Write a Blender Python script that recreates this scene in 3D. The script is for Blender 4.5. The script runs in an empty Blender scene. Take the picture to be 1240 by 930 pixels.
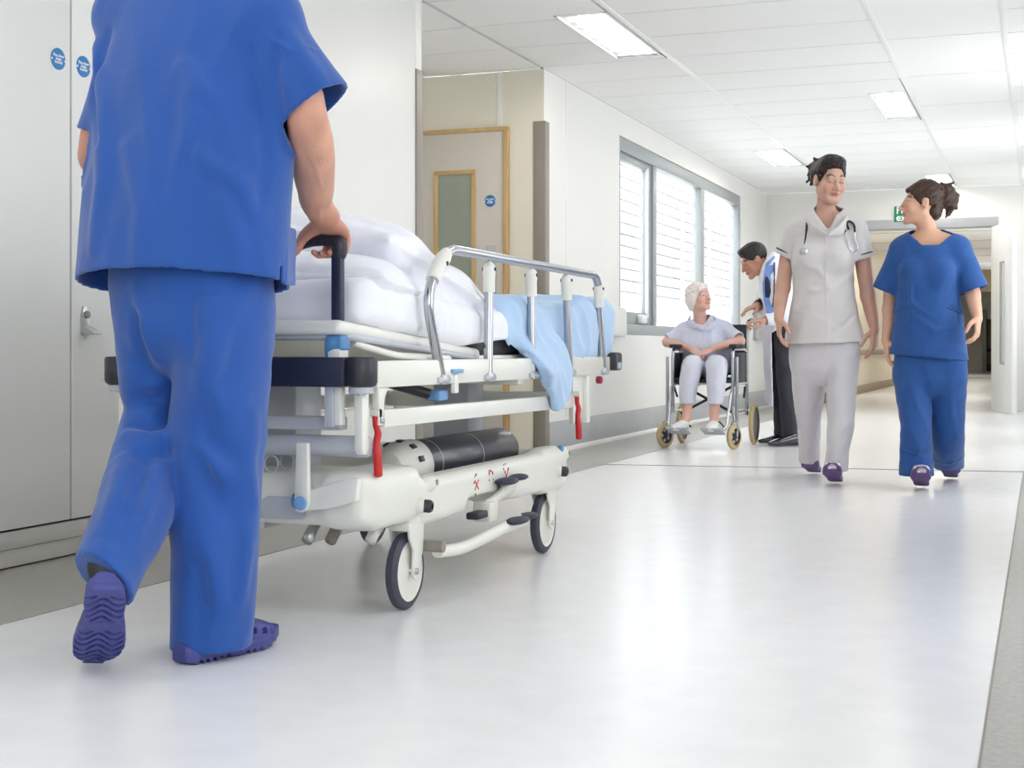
import bpy, bmesh, math, random
import numpy as np
from mathutils import Vector, Matrix
random.seed(7); RNG = np.random.RandomState(5)

# ------------------------------------------------------------------ camera
SC = bpy.context.scene
COL = SC.collection
FPX, CAMH, U0, V0 = 1720.0, 0.72, 620.0, 422.0
YAW = math.atan2(642.0, 1720.0)
SY, CY = math.sin(YAW), math.cos(YAW)
cam_d = bpy.data.cameras.new('camera'); cam = bpy.data.objects.new('camera', cam_d); COL.objects.link(cam)
cam_d.sensor_width = 36.0; cam_d.lens = FPX / 1240.0 * 36.0
cam_d.shift_y = -(465.0 - V0) / 1240.0
cam_d.clip_start = 0.05; cam_d.clip_end = 300
cam.location = (0, 0, CAMH); cam.rotation_euler = (math.pi / 2, 0, YAW)
SC.camera = cam

# ------------------------------------------------------------------ daylight and exposure
W = bpy.data.worlds.new('overcast_sky'); SC.world = W; W.use_nodes = True
_bg = W.node_tree.nodes['Background']; _bg.inputs[0].default_value = (0.93, 0.97, 1.0, 1); _bg.inputs[1].default_value = 2.8
SC.view_settings.view_transform = 'Standard'; SC.view_settings.look = 'None'
SC.view_settings.gamma = 1.0; SC.view_settings.use_curve_mapping = False
SC.view_settings.exposure = 0.67
SC.cycles.diffuse_bounces = 6; SC.cycles.max_bounces = 12
LAMP_E = 12.0

# ------------------------------------------------------------------ helpers: projection used to take measurements off the photograph
def pix(u, v, z):
    l = (u - U0) / FPX * z
    return Vector((l * CY - z * SY, l * SY + z * CY, CAMH + (V0 - v) / FPX * z))
def at(u, v, Y):
    d = pix(u, v, 1.0); return pix(u, v, Y / d.y)
def atX(u, v, X):
    d = pix(u, v, 1.0); return pix(u, v, X / d.x)

# ------------------------------------------------------------------ materials
MATS = {}
def mat(name, col, rough=0.5, metal=0.0, spec=0.5, var=0.0, vscale=6.0, bump=0.0, bscale=40.0, coat=0.0, emit=0.0,
        ecol=None, trans=0.0, alpha=1.0, attr=None, stretch=(1, 1, 1), sheen=0.0, sss=0.0, col2=None, detail=3.0):
    if name in MATS: return MATS[name]
    m = bpy.data.materials.new(name); m.use_nodes = True; nt = m.node_tree; b = nt.nodes['Principled BSDF']
    c = tuple(col) + (1,)
    b.inputs['Base Color'].default_value = c; b.inputs['Roughness'].default_value = rough
    b.inputs['Metallic'].default_value = metal; b.inputs['Specular IOR Level'].default_value = spec
    b.inputs['Coat Weight'].default_value = coat; b.inputs['Coat Roughness'].default_value = 0.1
    b.inputs['Transmission Weight'].default_value = trans; b.inputs['Alpha'].default_value = alpha
    b.inputs['Sheen Weight'].default_value = sheen
    if sss: b.inputs['Subsurface Weight'].default_value = sss; b.inputs['Subsurface Radius'].default_value = (0.012, 0.005, 0.003); b.inputs['Subsurface Scale'].default_value = 0.6
    if emit: b.inputs['Emission Color'].default_value = tuple(ecol or col) + (1,); b.inputs['Emission Strength'].default_value = emit
    tc = mp = None
    if var or bump:
        tc = nt.nodes.new('ShaderNodeTexCoord'); mp = nt.nodes.new('ShaderNodeMapping'); mp.inputs['Scale'].default_value = stretch
        nt.links.new(tc.outputs['Object'], mp.inputs[0])
    if var:
        n = nt.nodes.new('ShaderNodeTexNoise'); n.inputs['Scale'].default_value = vscale; n.inputs['Detail'].default_value = detail
        nt.links.new(mp.outputs[0], n.inputs['Vector'])
        r = nt.nodes.new('ShaderNodeMapRange'); r.inputs[1].default_value = 0.3; r.inputs[2].default_value = 0.7
        nt.links.new(n.outputs['Fac'], r.inputs[0])
        mx = nt.nodes.new('ShaderNodeMix'); mx.data_type = 'RGBA'
        c2 = tuple(col2) + (1,) if col2 else tuple(x * (1 - var) for x in col) + (1,)
        mx.inputs[6].default_value = c; mx.inputs[7].default_value = c2
        nt.links.new(r.outputs[0], mx.inputs[0]); nt.links.new(mx.outputs[2], b.inputs['Base Color'])
    if attr:
        a = nt.nodes.new('ShaderNodeAttribute'); a.attribute_name = attr; nt.links.new(a.outputs['Color'], b.inputs['Base Color'])
    if bump:
        n2 = nt.nodes.new('ShaderNodeTexNoise'); n2.inputs['Scale'].default_value = bscale; n2.inputs['Detail'].default_value = 4.0
        nt.links.new(mp.outputs[0], n2.inputs['Vector'])
        bp = nt.nodes.new('ShaderNodeBump'); bp.inputs['Strength'].default_value = bump; bp.inputs['Distance'].default_value = 0.01
        nt.links.new(n2.outputs['Fac'], bp.inputs['Height']); nt.links.new(bp.outputs[0], b.inputs['Normal'])
    MATS[name] = m; return m

def S(r, g, b):  # sRGB 0-255 -> linear
    f = lambda x: ((x / 255 + 0.055) / 1.055) ** 2.4 if x > 10.3 else x / 255 / 12.92
    return (f(r), f(g), f(b))

M_floor = mat('vinyl_floor', S(236, 236, 237), 0.24, spec=0.5, var=0.05, vscale=9.0, bump=0.02, bscale=30, detail=6)
M_border = mat('grey_border_vinyl', S(176, 174, 168), 0.32, var=0.22, vscale=60.0, bump=0.03, bscale=60)
M_wall = mat('painted_wall', S(232, 231, 227), 0.42, var=0.015, vscale=2.0)
M_cream = mat('cream_wall', S(232, 227, 212), 0.5, var=0.02, vscale=2.0)
M_panel = mat('laminate_panel', S(226, 226, 224), 0.35, var=0.015, vscale=2.0)
M_kick = mat('kick_rail', S(205, 204, 198), 0.45, var=0.05, vscale=8)
M_gap = mat('shadow_gap', S(70, 68, 64), 0.8)
M_ceil = mat('ceiling_tile', S(243, 243, 242), 0.75, var=0.015, vscale=30, bump=0.03, bscale=150)
M_tbar = mat('ceiling_bar', S(206, 206, 204), 0.5)
M_ceilback = mat('ceiling_void', S(96, 96, 94), 0.9)
M_guard = mat('corner_guard', S(146, 138, 128), 0.45, var=0.06, vscale=14)
M_skirt = mat('grey_skirting', S(178, 180, 182), 0.4, var=0.06, vscale=10)
M_white = mat('white_trim', S(236, 236, 234), 0.4)
M_alu = mat('grey_aluminium', S(160, 165, 167), 0.4, metal=0.2)
M_wood = mat('light_wood', S(206, 172, 118), 0.45, var=0.18, vscale=30, stretch=(1, 1, 0.08))
M_doorface = mat('door_laminate', S(206, 200, 190), 0.45, var=0.03, vscale=3)
M_greenglass = mat('green_glass', S(150, 160, 148), 0.12, spec=0.7, var=0.08, vscale=5)
M_glass = mat('window_glass', (0.95, 0.98, 0.98), 0.02, trans=1.0, alpha=0.12)
M_blue = mat('sign_blue', S(24, 120, 184), 0.4)
M_green = mat('sign_green', S(20, 140, 90), 0.4)
M_ink = mat('white_ink', S(236, 240, 242), 0.5)
M_steel = mat('brushed_steel', S(190, 192, 192), 0.3, metal=0.9)
M_chrome = mat('chrome', S(184, 186, 192), 0.2, metal=1.0)
M_powder = mat('white_powder_coat', S(230, 229, 222), 0.32, coat=0.2)
M_powder_grey = mat('pale_grey_coat', S(186, 190, 198), 0.35, coat=0.2)
M_abs = mat('white_moulding', S(228, 227, 219), 0.36, coat=0.1, var=0.02, vscale=5)
M_navy = mat('navy_rubber', S(30, 36, 62), 0.45, var=0.1, vscale=12)
M_dark = mat('charcoal_plastic', S(48, 47, 56), 0.42, var=0.1, vscale=20)
M_mattress = mat('charcoal_vinyl', S(62, 62, 70), 0.5, bump=0.1, bscale=14)
M_tyre = mat('grey_tyre', S(62, 64, 78), 0.5)
M_lblue = mat('pale_blue_plastic', S(120, 166, 216), 0.4)
M_mblue = mat('mid_blue_plastic', S(86, 138, 190), 0.4)
M_red = mat('red_plastic', S(196, 32, 36), 0.33)
M_cyl = mat('gas_cylinder_paint', S(52, 52, 62), 0.38, coat=0.3, var=0.25, vscale=18, stretch=(1, 0.3, 1))
M_linen = mat('white_linen', S(238, 239, 246), 0.8, sheen=0.2, bump=0.12, bscale=18)
M_blanket = mat('pale_blue_blanket', S(176, 203, 236), 0.85, sheen=0.3, bump=0.12, bscale=20)

# ------------------------------------------------------------------ object plumbing
def worigin(o):
    v = Vector((0, 0, 0))
    while o is not None: v = v + o.location; o = o.parent
    return v
def tag(o, label=None, cat=None, group=None, kind=None):
    if label: o['label'] = label
    if cat: o['category'] = cat
    if group: o['group'] = group
    if kind: o['kind'] = kind
    return o
def empty(name, loc, label=None, cat=None, group=None, kind=None):
    o = bpy.data.objects.new(name, None); o.location = loc; o.empty_display_size = 0.1; COL.objects.link(o)
    return tag(o, label, cat, group, kind)
def link_mesh(name, me, m, parent=None, origin=None, smooth=False):
    o = bpy.data.objects.new(name, me); COL.objects.link(o)
    if m is not None: me.materials.append(m)
    if parent is not None:
        o.parent = parent; me.transform(Matrix.Translation(-worigin(parent)))
    elif origin is not None:
        me.transform(Matrix.Translation(-Vector(origin))); o.location = origin
    if smooth:
        me.polygons.foreach_set('use_smooth', [True] * len(me.polygons))
    return o
def link_bm(name, bm, m, parent=None, origin=None, smooth=False, sharp=None):
    me = bpy.data.meshes.new(name); bmesh.ops.recalc_face_normals(bm, faces=bm.faces[:])
    if sharp is not None:
        for e in bm.edges:
            if len(e.link_faces) == 2 and e.calc_face_angle(0) > math.radians(sharp): e.smooth = False
        smooth = True
    bm.to_mesh(me); bm.free()
    return link_mesh(name, me, m, parent, origin, smooth)
def bm_box(bm, lo, hi, bev=0.0, rot=None, seg=2):
    lo = Vector(lo); hi = Vector(hi); c = (lo + hi) / 2; s = hi - lo
    mt = Matrix.Translation(c) @ (rot.to_4x4() if rot is not None else Matrix.Identity(4)) @ Matrix.Diagonal((s.x, s.y, s.z, 1))
    r = bmesh.ops.create_cube(bm, size=1.0, matrix=mt)
    if bev:
        es = list({e for v in r['verts'] for e in v.link_edges})
        bmesh.ops.bevel(bm, geom=es, offset=bev, segments=seg, affect='EDGES', profile=0.5)
def box(name, lo, hi, m, parent=None, bev=0.004, origin=None, rot=None):
    bm = bmesh.new(); bm_box(bm, lo, hi, bev, rot)
    return link_bm(name, bm, m, parent, origin, sharp=40 if bev else None)
def frame_of(d):
    d = Vector(d).normalized(); a = Vector((0, 0, 1)) if abs(d.z) < 0.9 else Vector((1, 0, 0))
    x = d.cross(a).normalized(); return x, d.cross(x).normalized()
def bm_tube(bm, pts, r, n=10, cap=True, closed=False, flat=None):
    pts = [Vector(p) for p in pts]; N = len(pts); rings = []
    rs = r if isinstance(r, (list, tuple)) else [r] * N
    px = None
    for i, p in enumerate(pts):
        if closed: d = (pts[(i + 1) % N] - pts[i - 1])
        else: d = (pts[min(i + 1, N - 1)] - pts[max(i - 1, 0)])
        d.normalize()
        if px is None: x, _ = frame_of(d)
        else: x = (px - d * px.dot(d)).normalized()
        y = d.cross(x); px = x
        rings.append([bm.verts.new(p + (x * math.cos(2 * math.pi * k / n) + y * math.sin(2 * math.pi * k / n)) * rs[i]) for k in range(n)])
    for i in range(N if closed else N - 1):
        A, B = rings[i], rings[(i + 1) % N]
        for k in range(n): bm.faces.new((A[k], A[(k + 1) % n], B[(k + 1) % n], B[k]))
    if cap and not closed:
        bm.faces.new(rings[0][::-1]); bm.faces.new(rings[-1])
def spline(pts, n=8):
    pts = [Vector(p) for p in pts]; out = []
    P = [pts[0] * 2 - pts[1]] + pts + [pts[-1] * 2 - pts[-2]]
    for i in range(1, len(P) - 2):
        for k in range(n):
            t = k / n
            a, b, c, d = P[i - 1], P[i], P[i + 1], P[i + 2]
            out.append(0.5 * ((2 * b) + (c - a) * t + (2 * a - 5 * b + 4 * c - d) * t * t + (3 * b - a - 3 * c + d) * t ** 3))
    return out + [pts[-1]]
def rounded(pts, r, n=5):
    """polyline with filleted corners"""
    pts = [Vector(p) for p in pts]; out = [pts[0]]
    for i in range(1, len(pts) - 1):
        a, b, c = pts[i - 1], pts[i], pts[i + 1]
        q = min(r, (a - b).length * .45, (c - b).length * .45)
        p0 = b + (a - b).normalized() * q; p1 = b + (c - b).normalized() * q
        for k in range(n + 1):
            t = k / n; out.append(p0 * (1 - t) ** 2 + b * 2 * t * (1 - t) + p1 * t * t)
    return out + [pts[-1]]
def tube(name, pts, r, m, parent=None, n=10, closed=False, origin=None, cap=True):
    bm = bmesh.new(); bm_tube(bm, pts, r, n, cap, closed); return link_bm(name, bm, m, parent, origin, sharp=50)
def bm_lathe(bm, prof, a, b, n=24, cap=True):
    """prof = [(t along a->b in metres, radius)]"""
    a = Vector(a); d = (Vector(b) - a).normalized(); x, y = frame_of(d); rings = []
    for t, r in prof:
        if r < 1e-6: rings.append([bm.verts.new(a + d * t)])
        else: rings.append([bm.verts.new(a + d * t + (x * math.cos(2 * math.pi * k / n) + y * math.sin(2 * math.pi * k / n)) * r) for k in range(n)])
    for A, B in zip(rings, rings[1:]):
        for k in range(n):
            q = (k + 1) % n
            if len(A) == 1 and len(B) == 1: continue
            if len(A) == 1: bm.faces.new((A[0], B[q], B[k]))
            elif len(B) == 1: bm.faces.new((A[k], A[q], B[0]))
            else: bm.faces.new((A[k], A[q], B[q], B[k]))
    if cap and len(rings[0]) > 1: bm.faces.new(rings[0][::-1])
    if cap and len(rings[-1]) > 1: bm.faces.new(rings[-1])
def lathe(name, prof, a, b, m, parent=None, n=24, origin=None, cap=True):
    bm = bmesh.new(); bm_lathe(bm, prof, a, b, n, cap); return link_bm(name, bm, m, parent, origin, sharp=35)
def cyl(name, a, b, r, m, parent=None, n=20, bev=0.0, origin=None):
    L = (Vector(b) - Vector(a)).length
    pr = [(0, r), (L, r)] if not bev else [(0, r - bev), (bev * .3, r - bev * .3), (bev, r), (L - bev, r), (L - bev * .3, r - bev * .3), (L, r - bev)]
    return lathe(name, pr, a, b, m, parent, n, origin)
def prism(name, poly, axis, lo, hi, m, parent=None, bev=0.0, origin=None):
    """polygon (2-D) extruded along axis 'x','y' or 'z' from lo to hi"""
    bm = bmesh.new()
    def mk(p, t):
        return {'x': (t, p[0], p[1]), 'y': (p[0], t, p[1]), 'z': (p[0], p[1], t)}[axis]
    A = [bm.verts.new(mk(p, lo)) for p in poly]; B = [bm.verts.new(mk(p, hi)) for p in poly]; n = len(poly)
    bm.faces.new(A[::-1]); bm.faces.new(B)
    for k in range(n): bm.faces.new((A[k], A[(k + 1) % n], B[(k + 1) % n], B[k]))
    bmesh.ops.recalc_face_normals(bm, faces=bm.faces[:])
    if bev: bmesh.ops.bevel(bm, geom=bm.edges[:], offset=bev, segments=2, affect='EDGES', profile=0.5)
    return link_bm(name, bm, m, parent, origin, sharp=40)
def text_mesh(name, body, size, loc, rot, m, parent=None, depth=0.001, align='CENTER', bold=False):
    cu = bpy.data.curves.new(name, 'FONT'); cu.body = body; cu.size = size; cu.align_x = align; cu.align_y = 'CENTER'; cu.extrude = depth
    cu.space_line = 0.85
    if bold: cu.offset = size * 0.02
    t = bpy.data.objects.new(name, cu); COL.objects.link(t)
    me = bpy.data.meshes.new_from_object(t.evaluated_get(bpy.context.evaluated_depsgraph_get()))
    bpy.data.objects.remove(t); bpy.data.curves.remove(cu)
    me.transform(Matrix.Translation(loc) @ rot.to_4x4())
    return link_mesh(name, me, m, parent)
# ================================================================== the setting
XL, XR, CH, YE = -3.135, 0.5, 2.60, 17.3
YB = -4.0
def st(o): o['kind'] = 'structure'; return o

floor = st(box('floor', (XL - 2.0, YB, -0.06), (XR + 0.2, YE + 32, 0.0), M_floor, bev=0))
box('border_strip', (XL - 1.7, YB, -0.01), (-2.537, YE, 0.0022), M_border, floor, bev=0)
box('border_strip', (-0.10, YB, -0.01), (XR + 0.1, YE, 0.0022), M_border, floor, bev=0)
bm = bmesh.new()
p0, p1 = Vector((-2.62, 8.443, 0)), Vector((-0.10, 8.805, 0))
tq = Vector((0, 0.011, 0))
for a, b in ((0.0, 0.0032),):
    vs = [bm.verts.new(p + Vector((0, 0, z))) for z in (a, b) for p in (p0 - tq, p1 - tq, p1 + tq, p0 + tq)]
    for f in ((0, 1, 2, 3), (7, 6, 5, 4), (0, 4, 5, 1), (1, 5, 6, 2), (2, 6, 7, 3), (3, 7, 4, 0)): bm.faces.new([vs[i] for i in f])
link_bm('seam_strip', bm, M_alu, floor)
box('seam_line', (-0.104, YB, 0.0), (-0.099, 8.8, 0.0026), M_guard, floor, bev=0)

# ---- left wall, near stretch: flush service-cupboard doors over a kick rail
T = 0.16
wl = st(box('wall_left', (XL - T, YB, 0), (XL - 0.02, 7.0, CH), M_gap, bev=0))
box('wall_panel', (XL - 0.021, 5.20, 0.131), (XL, 6.925, CH), M_wall, wl, bev=0.002)
box('wall_rail', (XL - 0.021, YB, 0.068), (XL - 0.004, 6.925, 0.125), M_kick, wl, bev=0.002)
box('kick_board', (XL - 0.03, YB, 0.008), (XL - 0.012, 6.925, 0.066), M_kick, wl, bev=0.002)
box('wall_return', (XL - 1.6, 6.9, 0), (XL - 0.02, 7.005, CH), M_wall, wl, bev=0)
box('wall_strip', (XL, 5.3, 0.425), (XL + 0.012, 6.925, 0.44), M_kick, wl, bev=0.002)  # thin strip following an unidentified line on the wall
ycuts = [-3.95, -2.35, -1.2, -0.05, 1.1, 2.92, 4.049, 5.20]
for i in range(len(ycuts) - 1):
    d = st(box('door_%d' % (i + 1), (XL - 0.021, ycuts[i] + 0.005, 0.133), (XL + 0.004, ycuts[i + 1] - 0.005, CH - 0.02), M_panel, bev=0.002))
    if i == 6:
        # budget lock plate and pull on the second visible door
        p = Vector((XL + 0.004, 4.121, 0.80))
        prism('lock_plate', [(p.y - 0.020, .765), (p.y + 0.020, .765), (p.y + 0.022, .835), (p.y + 0.012, .868), (p.y - 0.012, .868), (p.y - 0.022, .835)], 'x', XL + 0.003, XL + 0.012, M_steel, d, bev=0.002)
        lathe('lock_cylinder', [(0, .013), (.010, .013), (.012, .010), (.012, 0)], (XL + .011, 4.121, .838), (XL + .1, 4.121, .838), M_guard, d, 16)
        prism('pull', [(XL + .010, .768), (XL + .060, .768), (XL + .062, .775), (XL + .034, .790), (XL + .010, .800)], 'y', 4.099, 4.145, M_steel, d, bev=0.003)
cg = st(box('trim_1', (XL - 0.03, 6.925, 0.0), (XL + 0.008, 7.012, 2.215), M_guard, bev=0.004))
st(box('trim_2', (XL - 0.03, 6.925, 2.216), (XL + 0.0, 7.006, CH), M_wall, bev=0.002))

def round_sign(y, z, r, label, face='x', x=None):
    """blue mandatory disc with a broken white band of lettering"""
    if face == 'x':
        c = Vector((XL + 0.0045, y, z)); n = Vector((1, 0, 0)); rot = Matrix(((0, 0, 1), (1, 0, 0), (0, 1, 0)))
    else:
        c = Vector((x, y, z)); n = Vector((0, -1, 0)); rot = Matrix(((1, 0, 0), (0, 0, -1), (0, 1, 0)))
    e = empty('door_sign', c, label, 'sign', 'blue fire door signs')
    lathe('disc', [(0, r), (.002, r), (.0025, r - .001), (.0025, 0)], c, c + n, M_blue, e, 28)
    for s in (-1, 1):   # the two notches at the rim where the band runs out
        q = c + n * .0026 + rot @ Vector((s * r * .93, -0.08 * r, 0))
        mm = bmesh.new(); bmesh.ops.create_cube(mm, size=1, matrix=Matrix.Translation(q) @ rot.to_4x4() @ Matrix.Diagonal((r * .16, r * .2, .0012, 1)))
        link_bm('rim_notch', mm, M_ink, e)
    for k, (t, dz) in enumerate((('Fire door', .30), ('keep', 0), ('locked', -.30))):
        text_mesh('lettering', t, r * .40, c + n * .0028 + Vector((0, 0, dz * r)), rot, M_ink, e, .0004, bold=True)
    return e
round_sign(3.979, 1.703, 0.037, 'blue round fire door sign on the leftmost white cupboard door')
round_sign(4.114, 1.702, 0.037, 'blue round fire door sign right of the door gap, beside the blue tunic')

# ---- recess with the door behind the trolley
YD = 9.02
wr = st(box('wall_recess', (XL - 1.75, 6.9, 0), (XL - 1.6, YD + .1, CH), M_wall, bev=0))
wd = st(box('wall_back', (XL - 1.6, YD, 0), (XL - 0.12, YD + 0.15, CH), M_cream, bev=0))
box('wall_lining', (-3.383, YD - .004, 0), (XL - .001, YD + .001, CH), M_cream, wd, bev=0)
box('joint_strip', (-3.475, YD - .006, 2.23), (-3.44, YD + .001, CH), M_white, wd, bev=0.001)
dr = st(empty('door_8', (-3.88, YD, 0)))
box('door_leaf', (-4.36, YD - .035, .012), (-3.415, YD - .001, 2.195), M_doorface, dr)
box('door_frame', (-3.417, YD - .044, 0), (-3.384, YD, 2.193), M_wood, dr)
box('door_frame', (-4.40, YD - .045, 2.193), (-3.383, YD, 2.222), M_wood, dr)
box('door_frame', (-4.40, YD - .044, 0), (-4.36, YD, 2.193), M_wood, dr)
box('vision_pane', (-3.90, YD - .040, .25), (-3.64, YD - .034, 1.915), M_greenglass, dr, bev=0)
for lo, hi in (((-3.925, .256), (-3.895, 1.909)), ((-3.646, .256), (-3.616, 1.909)), ((-3.925, 1.91), (-3.616, 1.94)), ((-3.925, .225), (-3.616, .255))):
    box('pane_bead', (lo[0], YD - .05, lo[1]), (hi[0], YD - .03, hi[1]), M_wood, dr, bev=.003)
box('push_plate', (-3.545, YD - .038, 1.03), (-3.468, YD - .034, 1.42), M_steel, dr, bev=.001)
box('kick_plate', (-4.33, YD - .038, .03), (-3.43, YD - .034, .20), M_steel, dr, bev=.001)
round_sign(YD - .0365, 1.722, 0.040, 'blue round sign beside the glazed strip of the recessed door', 'y', -3.511)
st(box('trim_3', (-3.212, YD - .012, 0), (XL + .012, YD + .075, 2.25), M_guard, bev=.005))

# ---- left wall, far stretch with the big window
wf = st(empty('wall_left_far', (XL, 13, 0)))
WY0, WY1, WZ0, WZ1 = 10.83, 15.66, 0.83, 2.41
box('wall_block', (XL - .12, YD, 0), (XL, WY0, CH), M_wall, wf, bev=0)
box('wall_block', (XL - .12, WY0, 0), (XL, WY1, WZ0), M_wall, wf, bev=0)
box('wall_block', (XL - .12, WY0, WZ1), (XL, WY1, CH), M_wall, wf, bev=0)
box('wall_block', (XL - .12, WY1, 0), (XL, YE + .1, CH), M_wall, wf, bev=0)
box('joint_strip', (XL - .001, 9.485, .25), (XL + .004, 9.51, CH), M_white, wf, bev=.001)
sk = st(box('baseboard_left', (XL - .001, YD + .08, .032), (XL + .012, YE, .22), M_skirt, bev=.004))
box('cove_bead', (XL - .001, YD + .08, .0), (XL + .022, YE, .034), M_white, sk, bev=.006)
rl = st(empty('trim_4', (XL, 10.1, .9)))
for (y0, y1, z0, z1) in ((9.6, 10.88, .815, 1.045), (16.4, 17.28, .815, 1.12)):
    prism('bumper_rail', [(y0, z0 + .02), (y0 + .02, z0), (y1 - .02, z0), (y1, z0 + .03), (y1, z1 - .06), (y1 - .02, z1 - .015), (y1 - .06, z1), (y0, z1)], 'x', XL, XL + .05, M_white if y0 < 12 else M_skirt, rl, bev=.010)

wn = st(empty('window_1', (XL, 13.2, WZ0)))
FX0, FX1 = XL - .10, XL - .01
def wbar(n, y0, y1, z0, z1, x0=FX0, x1=FX1, m=None): return box(n, (x0, y0, z0), (x1, y1, z1), m or M_alu, wn, bev=.004)
wbar('frame_rail', WY0, WY1, WZ1 - .11, WZ1); wbar('frame_rail', WY0, WY1, WZ0, WZ0 + .09)
wbar('frame_stile', WY0, WY0 + .05, WZ0 + .091, WZ1 - .111); wbar('frame_stile', WY1 - .06, WY1, WZ0 + .091, WZ1 - .111)
wbar('mullion', 11.92, 12.03, WZ0 + .091, WZ1 - .111); wbar('mullion', 13.76, 13.90, WZ0 + .091, WZ1 - .111)
sa = wbar('sash', WY0 + .05, WY0 + .07, WZ0 + .09, WZ1 - .11, FX0, FX1 + .0)
for (a, b, c, d) in ((WY0 + .071, 11.799, WZ1 - .17, WZ1 - .112), (WY0 + .071, 11.799, WZ0 + .092, WZ0 + .19), (11.80, 11.919, WZ0 + .092, WZ1 - .112)):
    wbar('sash', a, b, c, d, FX0 + .01, FX1 - .02)
box('sash_bead', (FX1 - .03, 11.76, WZ0 + .15), (FX1 - .01, 11.802, WZ1 - .15), M_white, wn, bev=.003)
box('sash_handle', (FX1 - .02, 11.45, WZ0 + .10), (FX1 + .03, 11.62, WZ0 + .17), M_white, wn, bev=.012)
for a, b in ((WY0 + .05, 11.85), (12.03, 13.76), (13.90, WY1 - .06)):
    box('pane', (XL - .070, a, WZ0 + .08), (XL - .064, b, WZ1 - .1), M_glass, wn, bev=0)
box('window_sill', (XL - .18, WY0, WZ0 - .001), (FX0, WY1, WZ0 + .02), M_white, wn, bev=.003)

# ---- end wall with the wide opening, and the corridor beyond
OX0, OX1, OZ = -2.62, -0.50, 2.13
we = st(empty('wall_end', (-1.5, YE, 0)))
box('wall_block', (XL - .25, YE, 0), (OX0, YE + .2, CH), M_wall, we, bev=0)
box('wall_block', (OX1, YE, 0), (XR + .2, YE + .2, CH), M_wall, we, bev=0)
box('wall_block', (OX0, YE, OZ + .1), (OX1, YE + .2, CH), M_wall, we, bev=0)
st(box('trim_5', (OX0 - .03, YE - .015, OZ), (OX1 + .03, YE + .2, OZ + .11), M_skirt, bev=.005))
st(box('trim_6', (OX0 - .05, YE - .015, 0), (OX0, YE + .2, OZ), M_white, bev=.005))
st(box('trim_7', (OX1, YE - .015, 0), (OX1 + .06, YE + .2, OZ), M_white, bev=.005))
dl = st(empty('door_9', (-.513, YE - .02, 0)))
A, B = Vector((-.53, YE - .03, 0)), Vector((-.285, YE - .95, 0))
dd = (B - A).normalized(); ang = math.atan2(dd.y, dd.x); rz = Matrix.Rotation(ang, 3, 'Z'); mid = (A + B) / 2; L = (B - A).length
nrm = Vector((dd.y, -dd.x, 0)); nrm = nrm if nrm.x < 0 else -nrm
box('door_leaf', mid - Vector((L / 2, .022, -.01)), mid + Vector((L / 2, .022, OZ - .01)), M_white, dl, rot=rz)
box('edge_lipping', B - Vector((.012, .026, -.01)), B + Vector((.012, .026, OZ - .01)), mat('bright_lipping', S(244, 244, 242), .3), dl, rot=rz)
hp = A + dd * (L * .62) + nrm * .055
tube('pull_handle', [hp - nrm * .035 + Vector((0, 0, .55)), hp + Vector((0, 0, .55)), hp + Vector((0, 0, 1.68)), hp - nrm * .035 + Vector((0, 0, 1.68))], .013, M_alu, dl, 8)

es = at(1083, 250, YE - .02); e2 = at(1112, 268, YE - .02)
sg = empty('exit_sign', ((es.x + e2.x) / 2, YE - .005, e2.z), 'green fire exit sign on the end wall above the opening', 'sign')
box('sign_plate', (es.x, YE - .02, e2.z), (e2.x, YE - .002, es.z), M_green, sg, bev=.003)
RY = Matrix(((1, 0, 0), (0, 0, -1), (0, 1, 0)))
text_mesh('lettering', 'Fire', .115, Vector((es.x + .02, YE - .0215, es.z - .052)), RY, M_ink, sg, .0008, 'LEFT', True)
text_mesh('lettering', 'exit', .115, Vector((es.x + .02, YE - .0215, e2.z + .048)), RY, M_ink, sg, .0008, 'LEFT', True)

M_far = mat('far_beige_wall', S(226, 214, 190), 0.5, var=0.08, vscale=1.5)
M_fard = mat('far_brown_wall', S(150, 132, 104), 0.5, var=0.1, vscale=1.5)
M_olive = mat('far_olive_door', S(96, 92, 74), 0.4, var=0.1, vscale=3)
YF = 46.0
wfl = st(box('wall_far_left', (-2.93, YE + .2, 0), (-2.73, YF, 2.5), M_far, bev=0))
box('hand_rail', (-2.73, YE + .3, .62), (-2.67, YF, .70), M_fard, wfl, bev=.01)
box('skirting', (-2.731, YE + .3, 0), (-2.70, YF, .13), M_fard, wfl, bev=.01)
fr = st(empty('wall_far_right', (.3, 30, 0)))
for y0, y1 in ((YE + .2, 21.0), (22.2, 30.0), (31.5, YF)): box('wall_block', (.30, y0, .6), (.5, y1, 2.3), M_wall, fr, bev=0)  # gaps are unseen openings, added to brighten the far corridor
box('wall_block', (.30, YE + .2, 0), (.5, YF, .6), M_wall, fr, bev=0); box('wall_block', (.30, YE + .2, 2.3), (.5, YF, 2.5), M_wall, fr, bev=0)
st(box('wall_far_end', (-2.93, YF, 0), (.5, YF + .2, 2.5), M_wall, bev=0))
cf = st(box('ceiling_far', (-2.93, YE + .2, 2.46), (.5, YF, 2.56), M_ceil, bev=0))
for y in (22, 27, 33, 39):
    box('light_diffuser', (-1.9, y, 2.445), (-1.55, y + 1.3, 2.462), mat('far_diffuser', (1, .96, .88), .5, emit=LAMP_E * .8), cf, bev=.003)
for y in range(18, 45, 2): box('ceiling_joint', (-2.7, y, 2.453), (.3, y + .04, 2.462), M_tbar, cf, bev=0)
bk = st(box('wall_far_bulkhead', (-2.73, 33.0, 1.98), (.30, 33.2, 2.47), M_fard, bev=0))
fd = st(empty('door_10', (-1.4, YF - .1, 0)))
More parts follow.
